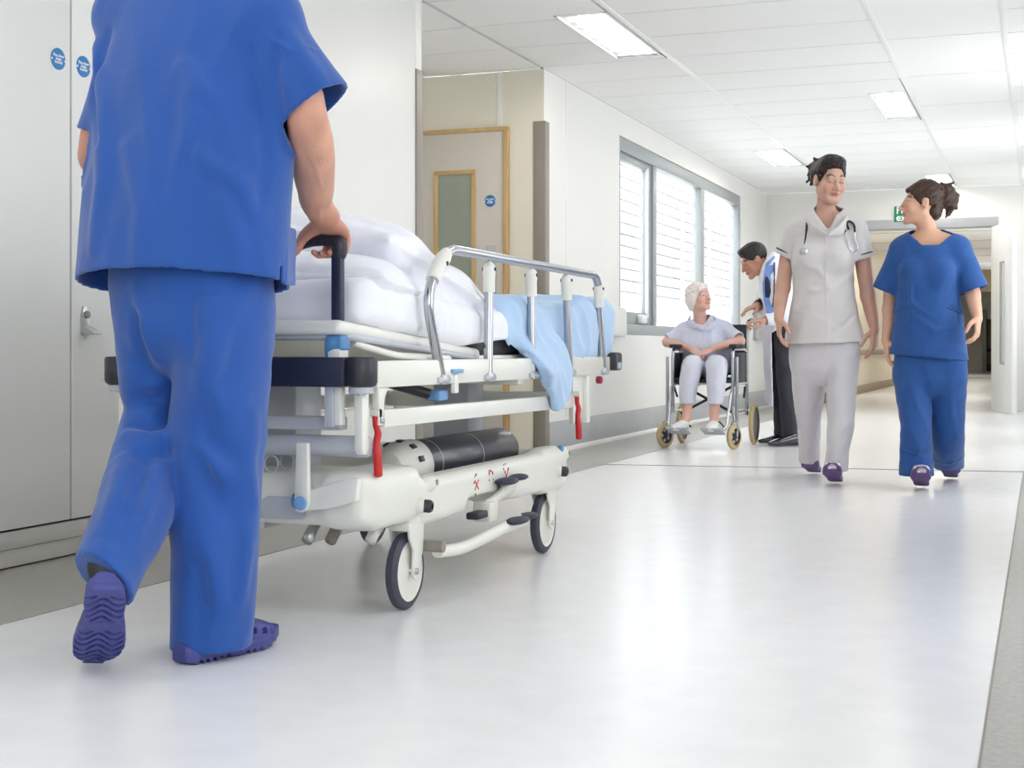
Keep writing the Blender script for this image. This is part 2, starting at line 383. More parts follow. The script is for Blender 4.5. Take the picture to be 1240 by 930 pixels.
box('door_leaf', (-1.62, YF - .06, .02), (-1.22, YF, 1.62), M_olive, fd); box('kick_plate', (-1.62, YF - .07, .02), (-1.22, YF - .05, .25), M_dark, fd)
box('push_rail', (-1.62, YF - .10, .62), (-1.22, YF - .06, .72), M_dark, fd)
box('door_post', (-1.72, YF - .3, 0), (-1.60, YF, 1.9), M_alu, fd)
fd2 = st(empty('door_11', (-.9, YF - 3, 0)))
for q in ((-1.22, -1.12), (-.90, -.80)): box('door_frame', (q[0], YF - 3, 0), (q[1], YF - 2.9, 1.60), M_cream, fd2)
box('door_frame', (-1.22, YF - 3, 1.50), (-.8, YF - 2.9, 1.60), M_cream, fd2); box('door_leaf', (-1.12, YF - 2.96, 0), (-.9, YF - 2.92, 1.5), M_fard, fd2)
fs = empty('hanging_sign', (-1.05, YF - 5, 1.5), 'small teal sign far down the corridor beside the open door leaf', 'sign')
box('sign_plate', (-1.25, YF - 5.02, 1.66), (-.95, YF - 4.98, 1.86), mat('teal', S(60, 150, 140), .5), fs); box('hanger', (-1.11, YF - 5.01, 1.86), (-1.09, YF - 4.99, 2.46), M_alu, fs, bev=0)

# ---- right wall (out of frame) with the row of windows that lights the corridor, and the wall behind the camera
wrr = st(empty('wall_right', (XR, 5, 0)))
RZ0, RZ1 = .55, 2.48
bays = [(-3.5, -1.3), (-.3, 1.7), (3.2, 4.4), (6.4, 7.8), (9.0, 10.6), (12.6, 14.0), (15.8, 16.8)]  # unseen bays, placed and sized to balance the light in the corridor
box('wall_block', (XR, YB, 0), (XR + .2, YE, RZ0), M_wall, wrr, bev=0); box('wall_block', (XR, YB, RZ1), (XR + .2, YE, CH), M_wall, wrr, bev=0)
ys = [YB] + [q for b in bays for q in b] + [YE]
for k in range(0, len(ys), 2): box('wall_block', (XR, ys[k], RZ0), (XR + .2, ys[k + 1], RZ1), M_wall, wrr, bev=0)
for k, (a, b) in enumerate(bays):
    w = st(empty('window_%d' % (k + 2), (XR, (a + b) / 2, RZ0)))
    for n, lo, hi in (('frame_rail', (a, RZ0), (b, RZ0 + .05)), ('frame_rail', (a, RZ1 - .05), (b, RZ1)), ('frame_stile', (a, RZ0), (a + .05, RZ1)), ('frame_stile', (b - .05, RZ0), (b, RZ1)), ('mullion', ((a + b) / 2 - .03, RZ0), ((a + b) / 2 + .03, RZ1))):
        box(n, (XR + .05, lo[0], lo[1]), (XR + .11, hi[0], hi[1]), M_alu, w, bev=0)
st(box('wall_behind', (XL - .2, YB - .2, 0), (XR + .2, YB, CH), M_wall, bev=0))

# ---- ceiling: bars and lay-in tiles, cut out round the light fittings
cl = st(box('ceiling', (XL - .12, YB, CH + .06), (XR + .2, YE + .2, CH + .14), M_ceilback, bev=0))
box('recess_ceiling', (XL - 1.75, 6.9, CH + .06), (XL - .12, YD + .15, CH + .14), M_ceilback, cl, bev=0)
XA, XB, XC = -2.25, -0.91, -0.21
LIGHTS = [(-2.585, -2.285, 7.60, 8.86), (-1.20, -0.935, 10.72, 11.98), (-2.585, -2.285, 13.50, 14.70), (-1.20, -0.935, 16.0, 17.2),
          (-1.20, -0.935, 4.75, 6.01), (-2.585, -2.285, 1.40, 2.66), (-1.20, -0.935, -1.6, -.34), (-4.05, -3.75, 7.10, 7.75)]  # last fitting is out of view, added to brighten the door recess
PITCH = 0.63
def tile(x0, x1, y0, y1):
    """one lay-in tile with the cut-out for a fitting left open"""
    cuts = [(a, b, c, d) for a, b, c, d in LIGHTS if a < x1 - .02 and b > x0 + .02 and c < y1 and d > y0]
    ps = [(x0 + .003, x1 - .003, y0 + .006, y1 - .006)]
    for a, b, c, d in cuts:
        np_ = []
        for (p, q, r, t) in ps:
            if a > p + .03: np_.append((p, a, r, t))
            if b < q - .03: np_.append((b, q, r, t))
            if c > r + .03: np_.append((max(p, a), min(q, b), r, c))
            if d < t - .03: np_.append((max(p, a), min(q, b), d, t))
        ps = np_
    if not ps: return
    bm = bmesh.new()
    for (p, q, r, t) in ps: bm_box(bm, (p, r, CH), (q, t, CH + .02))
    link_bm('ceiling_tile', bm, M_ceil, cl)
y = 0.77 - PITCH * 7
rows = []
while y < YE: rows.append(y); y += PITCH
for y0 in rows:
    y1 = min(y0 + PITCH, YE)
    if y1 - y0 < .05: continue
    if 6.9 < y1 and y0 < YD: tile(XL - 1.6, XL - .02, max(y0, 7.0), min(y1, YD))
    tile(XL, XA - .012, y0, y1); tile(XA + .012, XB - .012, y0, y1); tile(XC + .012, XR, y0, y1)
for k in range(0, len(rows), 2):
    tile(XB + .012, XC - .012, rows[k] - .05, min(rows[k] - .05 + 2 * PITCH, YE))
for x in (XA, XB, XC): box('ceiling_bar', (x - .0155, YB, CH - .004), (x + .0155, YE, CH + .02), M_white, cl, bev=.001)
M_lamp = mat('lamp_diffuser', (1.0, 0.97, 0.90), 0.4, emit=LAMP_E * 1.7, ecol=(1, .95, .86))
M_louvre = mat('lamp_louvre', S(200, 200, 206), 0.3, metal=.6)
names = ['large recessed ceiling light nearest the camera, above the recess corner', 'glowing recessed ceiling light above and between the two nurses',
         'recessed ceiling light above the far end of the window', 'glowing recessed ceiling light just above the hair of the nurse in blue']
for i, (a, b, c, d) in enumerate(LIGHTS):
    e = empty('ceiling_light', ((a + b) / 2, (c + d) / 2, CH))
    if i < len(names): tag(e, names[i], 'ceiling light', 'recessed corridor lights')
    else: e.parent = cl
    for n, lo, hi in (('rim', (a, c), (a + .012, d)), ('rim', (b - .012, c), (b, d)), ('rim', (a, c), (b, c + .02)), ('rim', (a, d - .02), (b, d))):
        box(n, (lo[0], lo[1], CH - .006), (hi[0], hi[1], CH + .05), M_white, e, bev=.002)
    box('housing', (a, c, CH + .045), (b, d, CH + .055), M_louvre, e, bev=0)
    for s, xx in ((1, a + .012), (-1, b - .012)):     # sloping reflector wings
        bm = bmesh.new(); pts = [(xx, CH + .004), (xx + s * .075, CH + .044), (xx + s * .07, CH + .047), (xx, CH + .010)]
        V1 = [bm.verts.new((p[0], c + .02, p[1])) for p in pts]; V2 = [bm.verts.new((p[0], d - .02, p[1])) for p in pts]
        for k in range(4): bm.faces.new((V1[k], V1[(k + 1) % 4], V2[(k + 1) % 4], V2[k]))
        link_bm('reflector', bm, M_louvre, e)
    for q in (-.045, .045): cyl('tube_lamp', ((a + b) / 2 + q, c + .06, CH + .028), ((a + b) / 2 + q, d - .06, CH + .028), .013, M_lamp, e, 10)
    for k in range(9): box('louvre_blade', (a + .02, c + .06 + k * (d - c - .12) / 8 - .004, CH + .002), (b - .02, c + .06 + k * (d - c - .12) / 8 + .004, CH + .014), M_louvre, e, bev=0)
    for yy in (c + .02, d - .05): box('end_cap', (a + .012, yy, CH + .002), (b - .012, yy + .03, CH + .045), M_louvre, e, bev=.002)

# ---- pale building across the yard, seen through the window
fb = empty('building', (-9.6, 22, 0), 'pale building with white horizontal louvres outside the corridor window', 'building')
M_fac = mat('facade_white', S(238, 240, 240), .7); M_fac2 = mat('facade_grey', S(196, 204, 206), .7); M_teal = mat('facade_teal', S(104, 130, 136), .6)
box('wall', (-10.2, 8, -.5), (-9.7, 60, 7), M_fac, fb, bev=0)
box('louvre_gap_shade', (-9.72, 8, 2.1), (-9.69, 60, 5.6), mat('louvre_shade', S(120, 126, 128), .8), fb, bev=0)  # darker sheet that colours in the shade between the louvres
for k in range(12): box('louvre', (-9.69, 8, 2.15 + k * .28), (-9.60, 60, 2.37 + k * .28), M_fac, fb, bev=.01)
box('plinth_band', (-9.7, 8, .95), (-9.66, 60, 1.22), M_teal, fb, bev=0)
for k in range(12): box('column', (-9.56, 12 + k * 3.4, 2.1), (-9.5, 12.16 + k * 3.4, 4.6), M_fac2, fb, bev=0)  # columns in the slightly greyer facade tone
yard = st(box('ground_outside', (-30, 7.3, -.6), (XL - 2.1, 70, -.5), M_fac, bev=0))
# ================================================================== implicit-surface modelling kit (smooth bodies, cloth, mouldings)
_NT = RNG.rand(32, 32, 32).astype(np.float32)
def vnoise(x, y, z):
    """value noise 0..1, broadcastable inputs"""
    x, y, z = np.broadcast_arrays(x, y, z)
    xi = np.floor(x); yi = np.floor(y); zi = np.floor(z)
    fx = (x - xi).astype(np.float32); fy = (y - yi).astype(np.float32); fz = (z - zi).astype(np.float32)
    fx = fx * fx * (3 - 2 * fx); fy = fy * fy * (3 - 2 * fy); fz = fz * fz * (3 - 2 * fz)
    a = xi.astype(np.int32) & 31; b = yi.astype(np.int32) & 31; c = zi.astype(np.int32) & 31
    a1 = (a + 1) & 31; b1 = (b + 1) & 31; c1 = (c + 1) & 31
    def L(p, q, t): return p + (q - p) * t
    return L(L(L(_NT[a, b, c], _NT[a1, b, c], fx), L(_NT[a, b1, c], _NT[a1, b1, c], fx), fy),
             L(L(_NT[a, b, c1], _NT[a1, b, c1], fx), L(_NT[a, b1, c1], _NT[a1, b1, c1], fx), fy), fz)
def smin(a, b, k):
    if k <= 0: return np.minimum(a, b)
    h = np.clip(0.5 + 0.5 * (b - a) / k, 0, 1); return b + (a - b) * h - k * h * (1 - h)
def smax(a, b, k): return -smin(-a, -b, k)

class Field:
    def __init__(s, lo, hi, h):
        s.lo = np.array(lo, float); s.h = h
        s.n = np.ceil((np.array(hi, float) - s.lo) / h).astype(int) + 1
        s.d = np.full(s.n, 1.0, np.float32)
        s.ax = [(s.lo[i] + h * np.arange(s.n[i])).astype(np.float32) for i in range(3)]
    def win(s, lo, hi):
        i0 = np.clip(np.floor((np.array(lo) - s.lo) / s.h).astype(int), 0, s.n); i1 = np.clip(np.ceil((np.array(hi) - s.lo) / s.h).astype(int) + 1, 0, s.n)
        if np.any(i1 <= i0): return None
        sl = tuple(slice(a, b) for a, b in zip(i0, i1))
        X = s.ax[0][sl[0]][:, None, None]; Y = s.ax[1][sl[1]][None, :, None]; Z = s.ax[2][sl[2]][None, None, :]
        return sl, X, Y, Z
    def comb(s, lo, hi, fn, k=0.0, sub=False, pad=None):
        pad = max(k, 3 * s.h, 0.03) if pad is None else pad
        w = s.win(np.array(lo, float) - pad, np.array(hi, float) + pad)
        if w is None: return
        sl, X, Y, Z = w
        v = fn(X, Y, Z)
        s.d[sl] = smax(s.d[sl], -v, k) if sub else smin(s.d[sl], v, k)
    # -- primitives
    @staticmethod
    def f_seg(a, b, ra, rb, e=None, qa=None, qb=None):
        a = np.array(a, np.float32); b = np.array(b, np.float32); ba = b - a; L2 = float(ba @ ba) + 1e-12
        if e is not None:
            e = np.array(e, np.float32); e = e - ba * (e @ ba) / L2; e = e / np.linalg.norm(e)
        def fn(X, Y, Z):
            x, y, z = X - a[0], Y - a[1], Z - a[2]
            t = np.clip((x * ba[0] + y * ba[1] + z * ba[2]) / L2, 0, 1)
            r = ra + (rb - ra) * t
            x, y, z = x - ba[0] * t, y - ba[1] * t, z - ba[2] * t
            l2 = x * x + y * y + z * z
            if e is None: return np.sqrt(l2) - r
            w = qa + (qb - qa) * t
            c1 = x * e[0] + y * e[1] + z * e[2]; rest2 = np.maximum(l2 - c1 * c1, 0)
            k1 = np.sqrt((c1 / w) ** 2 + rest2 / r ** 2); k2 = np.sqrt(c1 * c1 / w ** 4 + rest2 / r ** 4) + 1e-6
            return k1 * (k1 - 1) / k2
        R = max(ra, rb, qa or 0, qb or 0)
        return fn, np.minimum(a, b) - R, np.maximum(a, b) + R
    def seg(s, a, b, ra, rb=None, k=0.01, e=None, qa=None, qb=None, sub=False):
        """tapered capsule; with e: radius qa/qb along e, ra/rb across it"""
        rb = ra if rb is None else rb
        if e is not None and qb is None: qb = qa
        fn, lo, hi = s.f_seg(a, b, ra, rb, e, qa, qb); s.comb(lo, hi, fn, k, sub)
    def chain(s, pts, rs, k=0.01, e=None, qs=None, n=5, sub=False):
        """smooth tube through pts; blended into the field once"""
        P = [np.array(p, float) for p in pts]; m = len(P)
        q = qs if qs is not None else [0.0] * m
        A = [np.concatenate([p, [r, w]]) for p, r, w in zip(P, rs, q)]
        B = [2 * A[0] - A[1]] + A + [2 * A[-1] - A[-2]]; out = []
        for i in range(1, m):
            for j in range(n):
                t = j / n; a, b, c, d = B[i - 1], B[i], B[i + 1], B[i + 2]
                out.append(0.5 * (2 * b + (c - a) * t + (2 * a - 5 * b + 4 * c - d) * t * t + (3 * b - a - 3 * c + d) * t ** 3))
        out.append(A[-1])
        R = max(max(rs), max(q)); ap = np.array([o[:3] for o in out]); pad = max(k, 3 * s.h, .03)
        w = s.win(ap.min(0) - R - pad, ap.max(0) + R + pad)
        if w is None: return
        sl, X, Y, Z = w; tmp = np.full(s.d[sl].shape, 1.0, np.float32)
        off = [x.start for x in sl]
        for o, p in zip(out, out[1:]):
            fn, lo, hi = s.f_seg(o[:3], p[:3], max(o[3], 1e-3), max(p[3], 1e-3), e if e is None or not callable(e) else e(o), max(o[4], 1e-3) if e is not None else None, max(p[4], 1e-3) if e is not None else None)
            w2 = s.win(lo - pad, hi + pad)
            if w2 is None: continue
            sl2, X2, Y2, Z2 = w2; ls = []
            ok = True
            for i in range(3):
                a0 = max(sl2[i].start, sl[i].start); a1 = min(sl2[i].stop, sl[i].stop)
                if a1 <= a0: ok = False
                ls.append((a0, a1))
            if not ok: continue
            X2 = s.ax[0][ls[0][0]:ls[0][1]][:, None, None]; Y2 = s.ax[1][ls[1][0]:ls[1][1]][None, :, None]; Z2 = s.ax[2][ls[2][0]:ls[2][1]][None, None, :]
            lsl = tuple(slice(a0 - o_, a1 - o_) for (a0, a1), o_ in zip(ls, off))
            tmp[lsl] = np.minimum(tmp[lsl], fn(X2, Y2, Z2))
        s.d[sl] = smax(s.d[sl], -tmp, k) if sub else smin(s.d[sl], tmp, k)
    def ell(s, c, r, k=0.01, R=None, sub=False):
        """ellipsoid, R = 3x3 with columns = axes"""
        c = np.array(c, np.float32); r = np.array(r, np.float32); Rm = np.array(R if R is not None else np.eye(3), np.float32)
        def fn(X, Y, Z):
            x, y, z = X - c[0], Y - c[1], Z - c[2]
            u = [(x * Rm[0, i] + y * Rm[1, i] + z * Rm[2, i]) for i in range(3)]
            k1 = np.sqrt(sum((u[i] / r[i]) ** 2 for i in range(3))); k2 = np.sqrt(sum((u[i] / r[i] ** 2) ** 2 for i in range(3))) + 1e-6
            return k1 * (k1 - 1) / k2
        ext = np.sqrt((Rm ** 2) @ (r ** 2)); s.comb(c - ext, c + ext, fn, k, sub)
    def rbox(s, c, hs, rad, k=0.01, R=None, sub=False):
        c = np.array(c, np.float32); hs = np.array(hs, np.float32); Rm = np.array(R if R is not None else np.eye(3), np.float32)
        def fn(X, Y, Z):
            x, y, z = X - c[0], Y - c[1], Z - c[2]
            q = [np.abs(x * Rm[0, i] + y * Rm[1, i] + z * Rm[2, i]) - (hs[i] - rad) for i in range(3)]
            return np.sqrt(sum(np.maximum(v, 0) ** 2 for v in q)) + np.minimum(np.maximum(np.maximum(q[0], q[1]), q[2]), 0) - rad
        ext = np.abs(Rm) @ hs; s.comb(c - ext, c + ext, fn, k, sub)
    def cut(s, p, n, k=0.0, where=None):
        """remove the half-space on the +n side of p (optionally only inside a box)"""
        n = np.array(n, float); n /= np.linalg.norm(n)
        w = s.win(*(where if where is not None else (s.lo, s.lo + s.h * s.n)))
        if w is None: return
        sl, X, Y, Z = w
        v = ((X - p[0]) * n[0] + (Y - p[1]) * n[1] + (Z - p[2]) * n[2]).astype(np.float32)
        s.d[sl] = smax(s.d[sl], np.broadcast_to(v, s.d[sl].shape), k)
    def disp(s, fn, where=None):
        """add a displacement (metres outward) near the surface"""
        w = s.win(*(where if where is not None else (s.lo, s.lo + s.h * s.n)))
        if w is None: return
        sl, X, Y, Z = w; sub = s.d[sl]
        idx = np.nonzero(np.abs(sub) < 0.05)
        v = fn(X.ravel()[idx[0]], Y.ravel()[idx[1]], Z.ravel()[idx[2]])
        sub[idx] -= v.astype(np.float32)
    def shell(s, t, inner=None):
        s.d = np.maximum(s.d, -(s.d + t))
    def sample(s, P):
        q = (np.asarray(P) - s.lo) / s.h; i = np.clip(np.floor(q).astype(int), 0, s.n - 2); f = np.clip(q - i, 0, 1)
        r = 0
        for a in (0, 1):
            for b in (0, 1):
                for c in (0, 1):
                    r = r + s.d[i[..., 0] + a, i[..., 1] + b, i[..., 2] + c] * (f[..., 0] if a else 1 - f[..., 0]) * (f[..., 1] if b else 1 - f[..., 1]) * (f[..., 2] if c else 1 - f[..., 2])
        return r
    def hit(s, u, v, z0, z1, n=500):
        """where the line of sight through photograph pixel (u, v) meets the surface"""
        zs = np.linspace(z0, z1, n); P = np.array([tuple(pix(u, v, z)) for z in (z0, z1)])
        pts = P[0] + (P[1] - P[0]) * np.linspace(0, 1, n)[:, None]
        inside = np.all((pts >= s.lo) & (pts <= s.lo + s.h * (s.n - 1)), axis=1)
        val = np.where(inside, s.sample(pts), 1.0); w = np.nonzero(val < 0)[0]
        return pts[w[0]] if len(w) else None
    def fold(s, uv, r, z0, z1, depth=0.5, k=0.02, sub=False):
        """a soft ridge (or groove) of cloth following photograph points on the surface"""
        pts = [s.hit(u, v, z0, z1) for u, v in uv]; pts = [p for p in pts if p is not None]
        if len(pts) < 2: return
        c = np.array([0, 0, CAMH]); rr = []
        if len(pts) < 5:     # finer polyline so that the ends can sink away smoothly
            q = [pts[0]]
            for a_, b_ in zip(pts, pts[1:]): q += [a_ + (b_ - a_) * t for t in (.33, .67, 1.0)]
            pts = q
        m = len(pts); sn = [math.sin(math.pi * (i + .35) / (m - .3)) for i in range(m)]
        pts = [p + (p - c) / np.linalg.norm(p - c) * ((r * depth + r * .9 * (1 - w)) if not sub else -(r * (1 - depth) + r * .9 * (1 - w))) for p, w in zip(pts, sn)]
        rr = [r * (0.5 + 0.5 * w) for w in sn]
        s.chain(pts, rr, k=k, n=4, sub=sub)
    def mesh(s, smooth=2):
        d = s.d; neg = d < 0; n = s.n
        cnt = np.zeros(n - 1, np.int8)
        for a in (0, 1):
            for b in (0, 1):
                for c in (0, 1): cnt += neg[a:n[0] - 1 + a, b:n[1] - 1 + b, c:n[2] - 1 + c]
        act = np.nonzero((cnt > 0) & (cnt < 8)); ai = np.stack(act, 1); N = len(ai)
        cid = np.full(n - 1, -1, np.int32); cid[act] = np.arange(N, dtype=np.int32)
        cor = np.array([(a, b, c) for a in (0, 1) for b in (0, 1) for c in (0, 1)])
        vals = np.stack([d[ai[:, 0] + c[0], ai[:, 1] + c[1], ai[:, 2] + c[2]] for c in cor], 1)
        acc = np.zeros((N, 3)); num = np.zeros(N)
        for i in range(8):
            for j in range(i + 1, 8):
                if np.abs(cor[i] - cor[j]).sum() != 1: continue
                a, b = vals[:, i], vals[:, j]; m = (a < 0) != (b < 0)
                t = np.where(m, a / np.where(m, a - b, 1), 0)
                acc += np.where(m[:, None], cor[i] + (cor[j] - cor[i]) * t[:, None], 0); num += m
        V = (ai + acc / num[:, None]) * s.h + s.lo
        Q = []
        for axis in range(3):
            sl0 = [slice(None)] * 3; sl1 = [slice(None)] * 3; sl0[axis] = slice(0, -1); sl1[axis] = slice(1, None)
            o1, o2 = [(1, 2), (2, 0), (0, 1)][axis]
            e = neg[tuple(sl0)] != neg[tuple(sl1)]
            idx = np.stack(np.nonzero(e), 1)
            idx = idx[(idx[:, o1] > 0) & (idx[:, o2] > 0) & (idx[:, o1] < n[o1] - 1) & (idx[:, o2] < n[o2] - 1)]
            def cell(d1, d2):
                q = idx.copy(); q[:, o1] -= d1; q[:, o2] -= d2; return cid[q[:, 0], q[:, 1], q[:, 2]]
            f = np.stack([cell(1, 1), cell(0, 1), cell(0, 0), cell(1, 0)], 1)
            fl = ~neg[idx[:, 0], idx[:, 1], idx[:, 2]]
            f[fl] = f[fl][:, ::-1]
            Q.append(f)
        Q = np.concatenate(Q); Q = Q[(Q >= 0).all(1)]
        for _ in range(smooth):
            a = np.concatenate([Q[:, 0], Q[:, 1], Q[:, 2], Q[:, 3]]); b = np.concatenate([Q[:, 1], Q[:, 2], Q[:, 3], Q[:, 0]])
            aa = np.concatenate([a, b]); bb = np.concatenate([b, a]); c = np.maximum(np.bincount(aa, minlength=N), 1)
            S_ = np.stack([np.bincount(aa, weights=V[bb, i], minlength=N) for i in range(3)], 1) / c[:, None]
            V = V + 0.55 * (S_ - V)
        return V, Q
def mesh_from(name, V, Q):
    me = bpy.data.meshes.new(name); nv, nf = len(V), len(Q)
    me.vertices.add(nv); me.vertices.foreach_set('co', np.ascontiguousarray(V, np.float32).ravel())
    me.loops.add(nf * 4); me.loops.foreach_set('vertex_index', np.ascontiguousarray(Q, np.int32).ravel())
    me.polygons.add(nf); me.polygons.foreach_set('loop_start', np.arange(0, nf * 4, 4, dtype=np.int32))
    me.polygons.foreach_set('use_smooth', np.ones(nf, bool)); me.update(calc_edges=True); me.validate()
    return me
def fobj(name, F, m, parent=None, smooth=2, origin=None, color=None):
    V, Q = F.mesh(smooth); me = mesh_from(name, V, Q)
    if color is not None:
        C = np.ones((len(V), 4), np.float32); C[:, :3] = color(V)
        at_ = me.color_attributes.new('tint', 'FLOAT_COLOR', 'POINT'); at_.data.foreach_set('color', C.ravel())
    return link_mesh(name, me, m, parent, origin)
def ridged(n): return 1 - np.abs(2 * n - 1)
# ================================================================== the trolley
TX0, TX1 = -2.36, -1.62          # left and right side of the frame
tr = empty('hospital_trolley', (-1.98, 4.2, 0), 'white patient trolley on castors pushed along by the man in blue', 'trolley')
# --- upper frame
for x in (TX1, TX0):
    box('side_beam', (x - .02, 3.30, .618), (x + .02, 5.40, .688), M_powder, tr, .006)
box('cross_beam', (TX0, 5.34, .625), (TX1, 5.40, .685), M_powder, tr, .006)
box('cross_beam', (TX0, 3.28, .64), (TX1, 3.34, .685), M_powder, tr, .006)
box('cross_beam', (TX0, 4.40, .60), (TX1, 4.46, .63), M_powder, tr, .006)
hb = box('head_bumper', (TX0 + .03, 3.205, .622), (TX1 - .03, 3.285, .698), M_navy, tr, .008)
box('bumper_join', (-1.80, 3.203, .622), (-1.797, 3.21, .698), M_dark, hb, 0)
for x in (TX0 + .005, TX1 - .005):
    c = lathe('corner_roller', [(0, .030), (.004, .038), (.012, .042), (.070, .042), (.076, .038), (.078, 0)], (x, 3.255, .622), (x, 3.255, 1), M_dark, tr, 28)
    lathe('roller_ring', [(0, .028), (.003, .032), (.016, .032), (.020, .028), (.02, 0)], (x, 3.255, .604), (x, 3.255, 1), M_powder_grey, c, 24)
    lathe('roller_screw', [(0, 0), (0, .010), (.006, .010), (.008, 0)], (x, 3.255, .600), (x, 3.255, 1), M_steel, c, 10)
for x in (TX0, TX1):
    c = box('foot_bumper', (x - .03, 5.40, .632), (x + .045, 5.49, .705), M_dark, tr, .012)
    box('bumper_cap', (x + .044, 5.41, .640), (x + .052, 5.45, .665), M_powder_grey, c, .003)
box('foot_bar', (TX0, 5.42, .645), (TX1, 5.47, .695), M_dark, tr, .008)
# --- lying surface: flat section and raised back section
rc = lambda a: Matrix.Rotation(a, 3, 'X')
box('leg_section', (TX0 + .04, 4.14, .680), (TX1 - .035, 5.38, .699), M_powder, tr, .006)
F = Field((TX0 - .02, 3.16, .66), (TX1 + .03, 4.25, .84), .006)
ang = math.atan2(.072, .92)
F.rbox((-1.99, 3.68, .738), (.335, .48, .019), .017, R=np.array(Matrix.Rotation(-ang, 3, 'X')))
bs = fobj('back_section', F, M_powder, tr)
tube('section_rim', rounded([(-2.31, 4.10, .690), (-2.31, 3.24, .752), (-1.66, 3.24, .752), (-1.66, 4.10, .690)], .07, 6), .011, M_powder_grey, bs, 8)
tube('section_support', rounded([(-1.67, 3.30, .735), (-1.66, 3.34, .725), (-1.64, 3.50, .70), (-1.64, 3.86, .690)], .05), .010, M_powder, tr, 8)
# --- push handles
def push_handle(x, s):
    h = empty('push_handle', (x, 3.25, .70)); h.parent = tr; h.location = Vector((x, 3.25, .70)) - worigin(tr)
    box('socket', (x - .018, 3.225, .688), (x + .018, 3.275, .742), M_powder, h, .004)
    F = Field((x - .05, 3.2, .66), (x + .05, 3.30, .80), .0035)
    F.rbox((x, 3.25, .735), (.024, .026, .020), .006, k=0); F.seg((x - .012 * s, 3.235, .735), (x - .022 * s, 3.235, .705), .014, .008, k=.012)
    fobj('collar', F, M_mblue, h)
    box('post', (x - .0145, 3.235, .74), (x + .0145, 3.262, .978), M_navy, h, .006)
    F = Field((x - .24, 3.19, .92), (x + .24, 3.31, 1.04), .0035)
    F.chain([(x + .004 * s, 3.25, .962), (x + .003 * s, 3.25, .985), (x - .022 * s, 3.25, 1.000), (x - .075 * s, 3.25, .996), (x - .125 * s, 3.25, .985), (x - .166 * s, 3.25, .984)], [.019, .021, .019, .0145, .0145, .0155], k=0, n=8)
    fobj('grip', F, M_dark, h, 3)
push_handle(-1.688, 1); push_handle(-2.292, -1)
# --- side rail with five posts
ra = empty('side_rail', (TX1, 4.5, .63)); ra.parent = tr; ra.location = Vector((TX1, 4.5, .63)) - worigin(tr)
XR_ = TX1 + .012
ys_b = [3.735, 4.095, 4.500, 4.905, 5.325]; ys_t = [3.745, 4.105, 4.493, 4.870, 5.265]
tube('top_bar', rounded([(XR_, 3.735, .975), (XR_, 3.805, 1.008), (XR_, 5.225, 1.000), (XR_, 5.272, .955)], .05), .0150, M_chrome, ra, 12)
for i, (yb, yt) in enumerate(zip(ys_b, ys_t)):
    if i == 0: pts = spline([(XR_, 3.705, .950), (XR_, 3.662, .905), (XR_, 3.642, .855), (XR_, 3.652, .805), (XR_, 3.690, .720), (XR_, 3.735, .625)], 5)
    else: pts = [(XR_, yt, .925 if i < 4 else .90), (XR_, yb, .625)]
    po = tube('post', pts, .0148, M_chrome, ra, 12)
    if i == 0:
        tube('joint', [(XR_, 3.772, .998), (XR_, 3.745, .978), (XR_, 3.715, .958), (XR_, 3.668, .912)], [.016, .023, .023, .020], M_abs, ra, 14)
        cyl('joint_pin', (XR_ - .024, 3.722, .962), (XR_ + .024, 3.722, .962), .007, M_dark, ra, 10)
    else:
        z1 = 1.0 if i < 4 else .985
        tube('joint', [(XR_, yt, z1 - .012), (XR_, yt, z1 - .022), (XR_, yt, z1 - .05), (XR_, yt, z1 - .055), (XR_, yb * .1 + yt * .9, z1 - .105)], [.009, .019, .0205, .0190, .0190], M_abs, ra, 14)
        cyl('joint_pin', (XR_ - .022, yt, z1 - .034), (XR_ + .022, yt, z1 - .034), .006, M_dark, ra, 10)
        box('neck_plate', (XR_ - .006, yt - .009, z1 - .02), (XR_ + .006, yt + .009, z1 + .002), M_chrome, ra, .002)
    box('clamp', (TX1 - .005, yb - .033, .617), (XR_ + .018, yb + .022, .645), M_steel, ra, .005)
    box('clamp_foot', (TX1 + .018, yb - .055, .623), (TX1 + .030, yb + .03, .638), M_powder_grey, ra, .003)
# --- levers under the frame
lv = tube('tilt_lever', [(-1.80, 3.56, .655), (-1.66, 3.78, .585)], .016, M_dark, tr, 8)
box('lever_tip', (-1.675, 3.76, .567), (-1.625, 3.83, .600), M_lblue, lv, .010)
lv2 = box('release_lever', (TX1 + .01, 3.80, .590), (TX1 + .026, 3.83, .645), M_powder, tr, .004)
box('lever_tip', (TX1 + .012, 3.78, .648), (TX1 + .03, 3.86, .660), M_lblue, lv2, .004)
